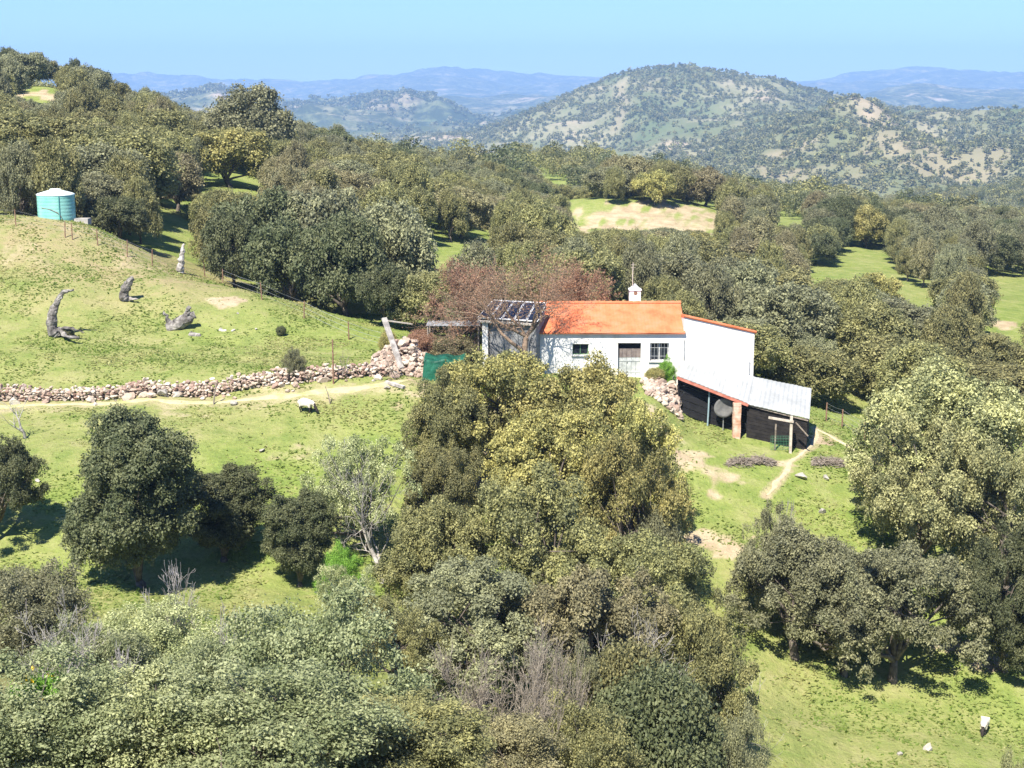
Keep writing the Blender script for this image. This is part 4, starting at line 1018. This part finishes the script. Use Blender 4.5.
# ------------------------------------------------------------------ outbuilding with solar panels
PQ = [at(477, 318.5, 90.0), at(538.5, 322.5, 89.0), at(547, 303.5, 91.0), at(493, 300.4, 92.2)]   # near-left, near-right, far-right, far-left
def outbuilding():
    T = thing('outbuilding', 'low grey outbuilding carrying the solar panels, left of the farmhouse', 'building', (PQ[0].x, 90, gz1(PQ[0].x, 90))); o = T.location
    up = Vector((0, 0, 1)); q = [p - o - up * .16 for p in PQ]; g = -1.4
    inn = [q[0].lerp(q[2], .05), q[1].lerp(q[3], .05), q[2].lerp(q[0], .03), q[3].lerp(q[1], .03)]
    mb = MB()
    w_ = .25
    def wall(a, b):
        d = (b - a).normalized(); n_ = Vector((d.y, -d.x, 0)).normalized() * -w_
        mb.hexa([Vector((a.x, a.y, g)), Vector((b.x, b.y, g)), Vector((b.x + n_.x, b.y + n_.y, g)), Vector((a.x + n_.x, a.y + n_.y, g)), a - up * .05, b - up * .05, b + n_ - up * .05, a + n_ - up * .05])
    wall(inn[0].lerp(inn[1], .16) + Vector((0, .35, .02)), inn[1] + Vector((0, .1, .02))); 
    mb.build('front_wall', M_PLASTER, T)
    mb = MB(); wall(inn[1], inn[2]); mb.build('side_wall', M_PLASTER, T)
    mb = MB(); wall(inn[2], inn[3]); mb.build('shade_wall', M_PLASTER, T)
    mb = MB(); wall(inn[3], inn[0] + Vector((.1, .4, 0))); mb.build('side_wall', M_PLASTER, T)
    mb = MB(); mb.hexa([p - up * .06 for p in q] + [p + up * .03 for p in q]); mb.build('roof', M_CONC, T)
    mb = MB(); c = inn[0] + Vector((.1, .02, 0)); mb.box(c.x, c.x + .36, c.y, c.y + .3, g, c.z - .07); mb.build('pillar', M_WHITE, T)
outbuilding()
LB = ['leftmost solar panel on the outbuilding roof', 'second solar panel from the left', 'middle one of the five solar panels', 'second solar panel from the right', 'rightmost solar panel, next to the orange roof']
for i in range(5):
    up = Vector((0, 0, 1)); a, b = i / 5 + .006, (i + 1) / 5 - .006
    c = [PQ[0].lerp(PQ[1], a), PQ[0].lerp(PQ[1], b), PQ[3].lerp(PQ[2], b), PQ[3].lerp(PQ[2], a)]
    T = thing('solar_panel', LB[i], 'solar panel', c[0], 0, 'solar panels on the outbuilding'); o = T.location; c = [p - o + up * .02 for p in c]
    nrm = (c[1] - c[0]).cross(c[3] - c[0]).normalized(); ctr = sum(c, Vector()) / 4
    mb = MB(); e = .055
    ins = [c[k].lerp(ctr, .09) for k in range(4)]
    mb.hexa([p for p in ins] + [p + nrm * .03 for p in ins]); mb.build('cells', M_PANEL, T)
    mb = MB()
    for k in range(4):
        p, r, pi, ri = c[k], c[(k + 1) % 4], ins[k], ins[(k + 1) % 4]
        mb.hexa([p, r, ri, pi, p + nrm * .045, r + nrm * .045, ri + nrm * .045, pi + nrm * .045])
    mb.build('frame', M_ALU, T)
def canopy():
    a, b = at(426, 325.5, 90.5), at(480, 326.5, 90.5); T = thing('sheet_canopy', 'low flat grey sheet canopy left of the solar panels', 'canopy', (a.x, 90.5, gz1(a.x, 90.5))); o = T.location
    mb = MB(); n = 40; V = []; 
    for j in range(2):
        for i in range(n + 1): x = a.x + (b.x - a.x) * i / n; V.append((x - o.x, j * 2.6, a.z - o.z + .02 * math.sin(i * 1.9) + j * -.1))
    F_ = [(i, i + 1, i + n + 2, i + n + 1) for i in range(n)]; m = len(V); V += [(v[0], v[1], v[2] - .03) for v in V]; F_ += [tuple(m + k for k in f[::-1]) for f in F_]; F_ += [(i + 1, i, m + i, m + i + 1) for i in range(n)]
    mb.add(V, F_); mb.build('sheet', M_METAL, T)
    for x, y in ((.1, .1), (b.x - a.x - .1, .1), (.1, 2.5), (b.x - a.x - .1, 2.5)):
        mb = MB(); mb.tube([(x, y, gz1(a.x + x, 90.5 + y) - o.z - .2), (x, y, a.z - o.z - .03)], .05, 6); mb.build('post', M_WOOD, T)
canopy()
def tarp():
    Y = 85.6; a, b = at(421.5, 372, Y), at(468, 374, Y); tl, tr = at(425.5, 359, Y + .3), at(474, 351, Y + 1.6)
    T = thing('tarpaulin', 'dark green tarpaulin tent between the rubble heap and the oaks', 'tarpaulin', (a.x, Y, gz1(a.x, Y))); o = T.location
    n = 34; V = []; zt = tl.z; W = b.x - a.x
    zt2 = at(470, 349, Y + 2.2).z
    for j in range(n + 1):       # profile: front skirt, top, back skirt
        t = j / n
        if t < .35: y, h = -.12 * (1 - t / .35), t / .35
        elif t < .7: y, h = (t - .35) / .35 * 2.2, 1 + .08 * math.sin((t - .35) / .35 * 3.1)
        else: y, h = 2.2 + .15 * (t - .7) / .3, 1 - (t - .7) / .3
        for i in range(n + 1):
            s = i / n; x = a.x + .15 + (W - .3) * s; zg = gz1(x, Y + y) - .03
            ztop = tl.z + (zt2 - .25 - tl.z) * s - .12 * math.sin(math.pi * s * 2) ** 2
            hh = h; xx = x
            nz = float(vnoise(s * 6, t * 9, 3)) * .12 + float(vnoise(s * 17, t * 13, 6)) * .05
            V.append((xx - o.x - (1 - h) * .12 * (s < .05), y + nz * (h < 1), zg + (ztop - zg) * hh + nz * (h >= 1) - o.z))
    Q = [(j * (n + 1) + i, j * (n + 1) + i + 1, (j + 1) * (n + 1) + i + 1, (j + 1) * (n + 1) + i) for j in range(n) for i in range(n)]
    c = obj('cover', npmesh('cover', V, Q, None, True), M_TARP, T); md = c.modifiers.new('thick', 'SOLIDIFY'); md.thickness = .015
    # end flap on the left, folded in
    mb = MB(); A = [Vector(V[j * (n + 1)]) for j in range(n + 1)]; ctr = Vector((A[0].x + .45, 1.0, A[0].z + .1))
    vs = [tuple(p) for p in A] + [tuple(ctr)]; mb.add(vs, [(i, i + 1, n + 1) for i in range(n)]); mb.build('end_flap', M_TARP, T)
    for x in (.25, W - .35):
        mb = MB(); mb.tube([(x, .15, -.3), (x, .15, tl.z - o.z - .1)], .03, 6); mb.build('pole', M_WOOD, T)
tarp()

# ------------------------------------------------------------------ dry stone wall, rubble, rocks
def stone_wall():
    line = [(-60, 403), (0, 402), (60, 401), (120, 399), (180, 397), (240, 391), (300, 384), (340, 379.5), (372, 377), (402, 376)]
    P = [gp(a, b) for a, b in line]; L = []; rng = random.Random(3)
    for k, (a, b) in enumerate(zip(P[:-1], P[1:])):
        n = max(1, int((b - a).length / .21)); d = (b - a).normalized(); s = Vector((-d.y, d.x, 0))
        for i in range(n):
            f = i / n; q = a.lerp(b, f); hh = .66 + .22 * float(vnoise((k + f) * 2.1, 1, 5))
            if k >= 7: hh *= .85
            for dep in (0, .3, .6):
                z = 0
                while z < hh - .1:
                    sz = rng.uniform(.085, .17); x = q.x + s.x * dep + rng.uniform(-.1, .1); y = q.y + s.y * dep + rng.uniform(-.06, .06) * (1 + z)
                    L.append((x, y, gz1(x, y) + z + sz * .5, sz)); z += sz * 1.25
            if rng.random() < .08:
                sz = rng.uniform(.25, .38); x = q.x + rng.uniform(-.2, .2); y = q.y - .25; L.append((x, y, gz1(x, y) + sz * .3, sz))
            if rng.random() < .16:
                sz = rng.uniform(.09, .17); x = q.x + rng.uniform(-.2, .2); y = q.y - rng.uniform(.3, .9); L.append((x, y, gz1(x, y) + sz * .3, sz))
    print('wall stones', len(L))
    tag(obj('dry_stone_wall', stones_mesh('dry_stone_wall', L, 4), M_STONE), 'long low dry stone wall of pinkish stones crossing the left meadow', 'wall')
stone_wall()
def heap(name, px0, px1, y0, y1, hfun, n, seed, label, cat, sz=(.13, .3), m=M_RUBBLE):
    rng = random.Random(seed); L = []
    xa, xb = at(px0, 370, y0).x, at(px1, 370, y0).x
    for _ in range(n):
        s, t = rng.random(), rng.random(); x = xa + (xb - xa) * s; y = y0 + (y1 - y0) * t; h = hfun(s, t) * rng.random() ** .55
        q = rng.uniform(*sz); L.append((x, y, gz1(x, y) + h + q * .2, q))
    return tag(obj(name, stones_mesh(name, L, seed), m), label, cat)
def ruin(s, t):
    base = math.sin(math.pi * min(1, max(0, t))) ** .6
    return base * (1.35 * math.exp(-((s - .50) / .36) ** 2) + .35 * math.sin(s * 21) ** 2 + .15) * (1 - .6 * smooth(.85, 1, s))
heap('rubble_heap', 371, 432, 86.2, 90.0, ruin, 900, 9, 'pale pink heap of a collapsed stone building at the end of the wall', 'ruin', (.12, .27))
heap('rubble_bank', 648, 682, 86.0, 88.4, lambda s, t: t ** .5 * (.3 + .8 * s), 380, 12, 'steep bank of pale rubble between the farmhouse yard and the shed', 'bank', (.12, .3))
def plank(pts, r, label, m=M_DEAD, seed=0, name='plank'):
    P = [Vector(p) for p in pts]; mb = MB(); mb.bar(P[0], P[1], r * 2, r * 1.1); return tag(mb.build(name, m), label, 'plank')
g0 = gp(402, 372)
plank([at(384, 318, g0.y + .3), at(401.5, 368, g0.y - .9)], .15, 'long pale plank leaning over the left side of the rubble heap')
plank([at(383, 320, g0.y + .2), at(412, 324, g0.y + 1.2)], .07, 'thin pale plank lying flat across the top of the rubble heap', M_PALEWOOD)
p_ = gp(386, 384); q_ = gp(404, 390); plank([p_ + Vector((0, 0, .12)), q_ + Vector((0, 0, .12))], .13, 'short pale beam lying on the grass below the rubble heap')
ROCKS = [(94, 397, .42, 'big white boulder leaning on the dry stone wall above the tall dark oak'), (113, 393, .30, 'white boulder just right of the big one at the dry stone wall'),
 (163, 396, .42, 'white boulder at the wall above the right top of the tall dark oak'), (176, 396, .34, 'cream boulder at the wall, right of the white one'), (234, 405, .26, 'grey rock on the track beside the thin stick'),
 (256, 330, .13, 'small white stone on the hillside right of the fallen logs'), (238, 314, .14, 'small stone under the bare patch high on the hillside'), (301, 370, .28, 'pale rock on the hillside beside the small round bush'),
 (285, 371, .16, 'small rock left of the round bush above the wall'), (387, 389, .22, 'pale rock beside the beam below the rubble heap'), (928, 750, .26, 'flat pale rock at the bottom right of the lower meadow'),
 (899, 756, .14, 'small round pale rock left of the flat one at the bottom right'), (801, 478, .34, 'pale flat rock just below the footpath fork'), (826, 479, .24, 'small pale rock right of the footpath fork'),
 (822, 513, .24, 'pale rock alone in the meadow below the footpaths'), (262, 452, .16, 'small pale rock on the meadow right of the sheep pasture dip'), (38, 482, .17, 'small pale rock beside the dark oak at the left edge')]
for px, py, r, lb in ROCKS:
    p = gp(px, py); me = stones_mesh('rock', [(0, 0, r * .35, r)], int(px * 7 + py)); o = obj('rock', me, M_ROCK, None, p); tag(o, lb, 'rock', 'loose rocks on the meadows')

# ------------------------------------------------------------------ water tank
def tank():
    p = ground_at(57, 220, 60, 125); c = at(57, 219, p.y + 1.5); r = 1.42; z0 = gz1(c.x, c.y) - .05; zt = at(57, 194.5, c.y).z; za = at(57, 189.5, c.y).z
    T = thing('water_tank', 'round turquoise water tank with a bleached white top on the hilltop', 'tank', (c.x, c.y, z0)); n = 48
    def ring(mb, prof, mats, nm):
        V = []; 
        for rr, z in prof:
            for j in range(n): a = 2 * math.pi * j / n; V.append((rr * math.cos(a), rr * math.sin(a), z))
        mb.add(V, [(k * n + j, k * n + (j + 1) % n, (k + 1) * n + (j + 1) % n, (k + 1) * n + j) for k in range(len(prof) - 1) for j in range(n)]); return mb.build(nm, mats, T, True)
    h = zt - z0; prof = [(r * .98, -.3)]
    for i in range(7):
        z = h * i / 7; prof += [(r, z + .02), (r, z + h / 7 - .06), (r - .01, z + h / 7 - .03)]
    ring(MB(), prof + [(r, h)], M_TANK, 'body')
    ring(MB(), [(r + .03, h - .02), (r + .03, h + .05), (r * .9, h + .12), (r * .3, za - z0 - .02), (r * .28, za - z0 + .06), (0.01, za - z0 + .08)], M_TANKTOP, 'lid')
    s3_ = -.45
    mb = MB(); mb.tube([(-1.3 * .95, -.62, .95), (-.7, -1.27, .92), (0, -1.46, .8), (.5, -1.38, .55), (.75, -1.25, .2), (.8, -1.22, -.1)], .022, 6); mb.build('hose', M_RUST, T)
    mb = MB(); mb.tube([(.62, -1.33, -.2), (.62, -1.33, h)], .03, 6); mb.build('pipe', mat_noise('pipe_teal', (.08, .30, .28), (.1, .35, .32), 3), T)
    q = MB(); q.box(c.x + r + .05, c.x + r + 1.1, c.y - .5, c.y + .5, z0 - .5, z0 + .02)
    tag(q.build('concrete_slab', M_CONC), 'low concrete slab at the right foot of the turquoise tank', 'slab')
tank()

# ------------------------------------------------------------------ stumps and logs on the hillside
def log(name, label, chains, cat='stump', m=M_STUMP, gy=None):
    p0 = gp(*chains[0][0][0]); Y0 = p0.y if gy is None else gy
    T = thing(name, label, cat, p0); first = True
    for ch in chains:
        pts = []; rr = []; n = len(ch)
        for i, (pp, r, dy) in enumerate(ch): pts.append(at(pp[0], pp[1], Y0 + dy) - p0); rr.append(r)
        P = []; RR = []
        for i in range(len(pts) - 1):
            for k in range(6): f = k / 6; P.append(pts[i].lerp(pts[i + 1], f) + Vector((float(vnoise(i + f * 3, 7, 3)), float(vnoise(i + f * 3, 9, 4)), 0)) * .14); RR.append((rr[i] + (rr[i + 1] - rr[i]) * f) * (.82 + .25 * float(vnoise(i * 3 + f * 4, 2, 6))))
        P.append(pts[-1]); RR.append(rr[-1] * .8)
        mb = MB(); mb.tube(P, RR, 10); mb.v = [(v[0] * (1 + 0), v[1], v[2]) for v in mb.v]
        V = np.array(mb.v); V += np.stack([fbm(V[:, 0] * 3 + 5, V[:, 2] * 3, .6, 3, q) for q in (1, 2, 3)], 1) * .12; mb.v = [tuple(v) for v in V]
        ob = mb.build('stem' if first else 'limb', m, T, False); first = False
log('dead_stump', 'curved grey dead trunk hooked over at its top, leftmost on the hillside', [[((56, 337), .46, 0), ((52, 326), .44, 0), ((53, 313), .34, 0), ((58, 301), .24, 0), ((63, 293), .19, 0), ((73, 290), .12, 0)], [((58, 329), .16, 0), ((70, 328), .12, -.1), ((84, 332), .06, -.3)], [((58, 330), .14, -.2), ((70, 338), .16, -.8), ((79, 338), .1, -1.0)]])
log('tree_stump', 'thick leaning dark stump with a pale broken top on the hillside', [[((125, 301), .36, 0), ((124, 293), .38, 0), ((128, 284), .34, 0), ((133, 278), .22, 0)], [((127, 298), .2, 0), ((135, 299), .12, -.1), ((139, 299), .06, -.3)]])
log('tree_stump', 'tall narrow pale stump standing where the grass gap meets the crest', [[((180, 273), .34, 0), ((181, 264), .29, 0), ((183, 253), .22, 0), ((184, 244), .12, 0)]], 'stump', M_DEAD)
log('fallen_log', 'gnarled grey fallen trunk, largest of the fallen wood on the hillside', [[((167, 329), .46, 0), ((176, 326), .58, 0), ((186, 320), .52, .1), ((195, 315), .30, .2)], [((184, 322), .26, 0), ((188, 312), .22, 0), ((190, 306), .12, 0)], [((170, 326), .22, 0), ((167, 316), .14, 0), ((163, 311), .06, 0)]], 'log')
log('fallen_log', 'short grey log just below the gnarled fallen trunk', [[((188, 334), .30, 0), ((197, 338), .42, 0), ((205, 342), .28, -.1)]], 'log')
log('fallen_log', 'pale split log lying right of the others on the hillside', [[((218, 330), .26, 0), ((228, 335), .34, 0), ((240, 340), .24, 0)], [((229, 335), .16, 0), ((235, 330), .08, 0)]], 'log', M_DEAD)

# ------------------------------------------------------------------ fences and posts
def fence(posts, label, h, wires, name='wire_fence', r=.045, m=M_RUST):
    P = []; T = None
    for q in posts:
        p = gp(q[0], q[1]); hh = q[2] if len(q) > 2 else h
        if T is None: T = thing(name, label, 'fence', p)
        o = T.location; mb = MB(); ln = .08 * math.sin(q[0]); mb.tube([p - o - Vector((0, 0, .3)), p - o + Vector((ln * .5, 0, hh * .5)), p - o + Vector((ln, 0, hh))], [r * 1.1, r, r * .85], 6); mb.build('post', m, T); P.append(p - o + Vector((ln, 0, 0)))
    mb = MB()
    for wz in wires:
        for a, b in zip(P[:-1], P[1:]):
            c = (a + b) / 2; c.z += -.05; mb.tube([a + Vector((0, 0, wz)), c + Vector((0, 0, wz)), b + Vector((0, 0, wz))], .008, 3, cap=False)
    if wires: mb.build('wire', M_METAL, T)
fence([(-40, 222), (16, 226), (65, 238), (72.5, 240), (98, 246), (127, 257), (152, 266), (205, 277), (223, 285), (262, 300), (304, 319), (349, 340), (385, 352)], 'thin rusty post and wire fence along the crest of the grassy hill', 1.25, (.45, .8, 1.15))
fence([(826, 421), (842, 428), (865, 441), (893, 447), (925, 455)], 'thin wire fence right of the shed beside the upper footpath', 1.2, (.3, .6, .9, 1.15), r=.05)
def lone(px, py, h, label, name='fence_post', m=M_RUST, lean=0.0, r=.055):
    p = gp(px, py); T = thing(name, label, 'post', p); mb = MB(); mb.tube([(0, 0, -.3), (lean * .45, 0, h * .5), (lean, 0, h)], [r, r * .9, r * .7], 6); mb.build('shaft', m, T)
    mb = MB(); mb.tube([(lean * .6, 0, h * .62), (lean * .6 + .25, 0, h * .62 + .22)], [r * .5, r * .2], 4); mb.build('side_branch', m, T)
lone(333.5, 384, 2.6, 'tall rusty post at the right part of the dry stone wall')
lone(213, 405, 1.25, 'thin leaning stick on the track above the tall dark oak', 'stick', M_WOOD, .25, .05)
lone(331, 404, 1.0, 'short thin stick beside the track near the upper sheep', 'stick', M_WOOD, -.3, .035)

# ------------------------------------------------------------------ bare and dead trees
bare(528, 253, 87.9, 205, 5, M_REDTWIG, 'reddish_tree', 'bare-limbed tree with reddish spring buds spreading in front of the roof', levels=5, r0=.30, kids=3, buds=2, bud=.08, start=.20)
bare(470, 262, 92.5, 100, 6, M_REDTWIG, 'reddish_tree', 'smaller reddish budding tree behind the low canopy', levels=5, r0=.16, kids=3, buds=4, bud=.10)
bare(585, 262, 98, 110, 8, M_REDTWIG, 'reddish_tree', 'reddish budding tree rising behind the orange roof', levels=5, r0=.16, kids=3, buds=4, bud=.10)
bare(380, 446, 64.5, 130, 21, M_DEAD, 'dead_tree', 'pale dead branches in front of the silvery tree', levels=4, r0=.15, kids=3)
bare(345, 470, 66.5, 70, 22, M_DEAD, 'dead_tree', 'small pale dead tree at the left of the silvery tree', levels=4, r0=.07, kids=2)
bare(22, 388, 77, 52, 23, M_DEAD, 'dead_tree', 'small grey dead tree at the left edge below the wall', levels=3, r0=.10, kids=2)
for k, (px, top, Y, wp, lb) in enumerate([(525, 622, 43, 120, 'bare grey thicket of twigs in the bottom middle'), (460, 640, 42, 90, 'left end of the bare grey thicket'), (570, 650, 41, 80, 'right end of the bare grey thicket'),
        (505, 660, 39, 110, 'front clump of the bare grey thicket'), (345, 725, 34, 90, 'bare purplish clump of twigs on the bottom edge')]):
    bare(px, top, Y, wp, 30 + k, M_TWIG, 'bare_shrub', lb, 'shrub', levels=4, r0=.05, kids=4, group='bare grey shrubs', start=.12)
for k, (px, top, Y, wp, lb) in enumerate([(40, 600, 38, 110, 'bare grey sprays over the lower left corner shrubs'), (120, 640, 33, 110, 'bare sprays in front of the silvery shrub'), (640, 610, 47, 110, 'bare pale branches beside the bare grey thicket'), (150, 560, 46, 90, 'thin bare pale branch poking up in front of the tall dark oak'), (60, 590, 42, 90, 'bare pale sprays above the twiggy grey shrub at lower left'), (230, 610, 43, 60, 'bare sprays above the pale olive shrub'), (790, 500, 69.5, 55, 'bare twigs in the thin grey shrub')]):
    bare(px, top, Y, wp, 50 + k, M_DEAD, 'bare_shrub', lb, 'shrub', levels=5, r0=.028, kids=2, group='bare pale sprays', start=.2)
bare(341, 348, 84.6, 22, 61, M_WOOD, 'sapling', 'thin bare sapling beside the tall rusty post', 'tree', 3, .035, 2)
bare(395, 345, 85.2, 30, 62, M_WOOD, 'sapling', 'leafless sapling in front of the rubble heap', 'tree', 3, .04, 2)
bare(740, 660, 55, 110, 63, M_DEAD, 'dead_tree', 'pale dead branches trailing below the left grey-green oak', levels=4, r0=.07, kids=2)

# small bushes
tree(294, 347, 84.8, 26, 'shrub1', 'grey-green', 'bush', 'small round bush just above the dry stone wall', 'bush', None, ('foliage', 'stems'))
p = gp(281, 336); tree(281, 326, p.y, 10, 'bush1', 'dark green', 'bush', 'tiny dark bush on the hillside above the round one', 'bush', None, ('foliage', 'stems'))
p = gp(64, 336); tree(66, 328, p.y - .2, 16, 'bush1', 'grey-green', 'bush', 'low dark weeds at the foot of the hooked dead trunk', 'bush', None, ('foliage', 'stems'))
tree(666, 357, 89.2, 20, 'shrub1', 'bright green', 'climbing_plant', 'bright green plant climbing below the barred window', 'plant', None, ('foliage', 'stems'))
tree(655, 368, 88.4, 22, 'bush1', 'yellow-green', 'bush', 'yellow-green bush at the top of the rubble bank', 'bush', None, ('foliage', 'stems'))
tree(388, 330, 91.5, 20, 'bush1', 'yellow-green', 'bush', 'yellowish bush behind the leaning plank', 'bush', None, ('foliage', 'stems'))
tree(452, 334, 91, 60, 'bush0', 'brownish olive', 'bush', 'brown scrub under the flat sheet canopy', 'bush', None, ('foliage', 'stems'))
tree(420, 330, 90.5, 34, 'bush1', 'rusty', 'bush', 'reddish scrub between the rubble heap and the canopy', 'bush', None, ('foliage', 'stems'))
def gorse():
    t = tree(42, 672, 30, 95, 'bush0', 'bright green', 'gorse_bush', 'green gorse with yellow flowers at the lower left', 'shrub', None, ('foliage', 'stems'), rz=0.0)
    rng = np.random.default_rng(8); n = 46; a = rng.uniform(0, 6.28, n); r = 1.9 * np.sqrt(rng.random(n)); z = 2.75 - (r / 1.9) ** 2 * 1.5 + rng.normal(size=n) * .1
    V, Q, c, l = leaves(rng, np.stack([r * np.cos(a), r * np.sin(a), z], 1), np.full(n, .07), 9, .10, .07)
    obj('flowers', npmesh('flowers', V, Q), M_FLOWER, t)
gorse()

# brushwood banks at the footpath
for px0, px1, py, lb in ((727, 776, 464, 'low dark brushwood bank left of the footpath'), (812, 850, 465, 'low dark brushwood bank right of the footpath')):
    a, b = gp(px0, py), gp(px1, py); T = thing('brush_pile', lb, 'brushwood', a, 0, 'brushwood banks'); rng = random.Random(px0); mb = MB()
    for i in range(420):
        q = a.lerp(b, rng.random()) - a; q.y += rng.gauss(0, .22); e = 1 - abs(2 * (q.x / (b.x - a.x)) - 1) ** 4
        q.z = gz1(a.x + q.x, a.y + q.y) - a.z + rng.random() * .26 * e; an = rng.uniform(0, 3.14); L = rng.uniform(.15, .4); d = Vector((math.cos(an), math.sin(an) * .7, rng.gauss(0, .3))) * L
        mb.tube([q - d, q + Vector((0, 0, .04)), q + d], [.008, .022, .006], 4, cap=False)
    mb.build('twigs', M_WOOD, T)

# ------------------------------------------------------------------ sheep
def sheep(px, py, label, yaw, head_down, sc=1.0):
    p = gp(px, py)
    me = bpy.data.meshes.new('sk'); 
    v = [(0, 0, .60), (-.30, 0, .62), (-.46, 0, .60), (.28, 0, .63), (.42, 0, .66)]
    e = [(0, 1), (1, 2), (0, 3), (3, 4)]; r = [.24, .23, .14, .22, .17]
    if head_down: neck = [(.56, 0, .55), (.68, 0, .34), (.76, .0, .20), (.86, 0, .12)]; nr = [.11, .085, .085, .05]
    else: neck = [(.54, 0, .76), (.64, 0, .86), (.76, 0, .84), (.88, 0, .79)]; nr = [.12, .10, .085, .05]
    b0 = 4
    for q, rr in zip(neck, nr): v.append(q); r.append(rr); e.append((b0, len(v) - 1)); b0 = len(v) - 1
    for x, y, root in ((-.32, .11, 1), (-.30, -.12, 1), (.28, .11, 3), (.32, -.12, 3)):
        back = x < 0; j = [(x, y, .42), (x + (-.05 if back else .02), y, .24), (x + (.0 if back else .0), y, .10), (x + .02, y, .02)]; rr = [.085, .042, .034, .038]; k = root
        for q, w_ in zip(j, rr): v.append(q); r.append(w_); e.append((k, len(v) - 1)); k = len(v) - 1
    v.append((-.56, 0, .48)); r.append(.04); e.append((2, len(v) - 1))
    me.from_pydata(v, e, []); tmp = bpy.data.objects.new('sk', me); COL.objects.link(tmp)
    md = tmp.modifiers.new('s', 'SKIN'); me.skin_vertices[0].data[0].use_root = True
    for i, w_ in enumerate(r): me.skin_vertices[0].data[i].radius = (w_, w_)
    sb = tmp.modifiers.new('u', 'SUBSURF'); sb.levels = 2
    dg = bpy.context.evaluated_depsgraph_get(); body = bpy.data.meshes.new_from_object(tmp.evaluated_get(dg)); bpy.data.objects.remove(tmp)
    body.materials.clear(); body.materials.append(M_WOOL); body.materials.append(M_FACE)
    for f in body.polygons:
        f.use_smooth = True; c = f.center; f.material_index = 1 if (c.z < .36 or c.x > .60) else 0
    T = thing('sheep', label, 'sheep', p, yaw); T.scale = (sc,) * 3
    body.name = 'body'; obj('body', body, None, T)
    hx, hz = (.70, .30) if head_down else (.68, .90)
    for s in (-1, 1):
        mb = MB(); mb.tube([(hx, s * .06, hz), (hx - .03, s * .13, hz + .01), (hx - .05, s * .18, hz - .03)], [.02, .035, .008], 6); mb.build('ear', M_FACE, T, True)
sheep(306, 413, 'pale sheep with dark head grazing on the meadow below the stone wall', math.radians(-25), True, .95)
sheep(984, 733, 'pale sheep with dark face on the lower right meadow', math.radians(-115), True, .82)

# ------------------------------------------------------------------ grass tufts (uncountable)
def grass():
    rng = np.random.default_rng(77); n = 150000
    y = np.sqrt(rng.uniform(46 ** 2, 116 ** 2, n)); px = rng.uniform(-30, 1054, n); x = (px - 512) / F * (y * cp + 20 * sp)
    keep = rng.random(n) < np.clip(.45 + fbm(x, y, 3.0, 3, 12) * 2.4, .06, 1)
    for Lp, w_ in ((L_TRACK, .5), (L_A, .3), (L_B, .3)): keep &= poly_d(Lp, x, y) > w_
    keep &= ~((x > at(476, 350, 90).x) & (x < at(756, 350, 90).x) & (y > 89) & (y < 96.5))
    x, y = x[keep], y[keep]; z = gz(x, y); m = len(x); V = []; 
    h = rng.uniform(.02, .06, m) * (1 + 2.0 * (rng.random(m) < .06)); a = rng.uniform(0, 6.28, m)
    for k in range(2):
        aa = a + k * 1.7; dx, dy = np.cos(aa) * .07, np.sin(aa) * .07; lx, ly = rng.normal(size=m) * .08, rng.normal(size=m) * .08
        V.append(np.stack([np.stack([x - dx, y - dy, z - .01], 1), np.stack([x + dx, y + dy, z - .01], 1), np.stack([x + dx * .6 + lx, y + dy * .6 + ly, z + h], 1), np.stack([x - dx * .6 + lx, y - dy * .6 + ly, z + h * .8], 1)], 1))
    V = np.concatenate(V).reshape(-1, 3); k = len(V) // 4
    cl = np.tile(np.clip(.5 + fbm(x, y, 2.2, 3, 31) * 1.2, 0, 1), 2)
    me = npmesh('grass', V, np.arange(len(V)).reshape(-1, 4), {'clump': ('FACE', cl), 'leafr': ('FACE', rng.random(k))})
    tag(obj('grass', me, leaf_mat('grass_blades', (0.23, 0.30, 0.065), (0.42, 0.40, 0.17), .45, .5)), 'short tufted green grass on the meadows', 'grass', kind='stuff')
grass()
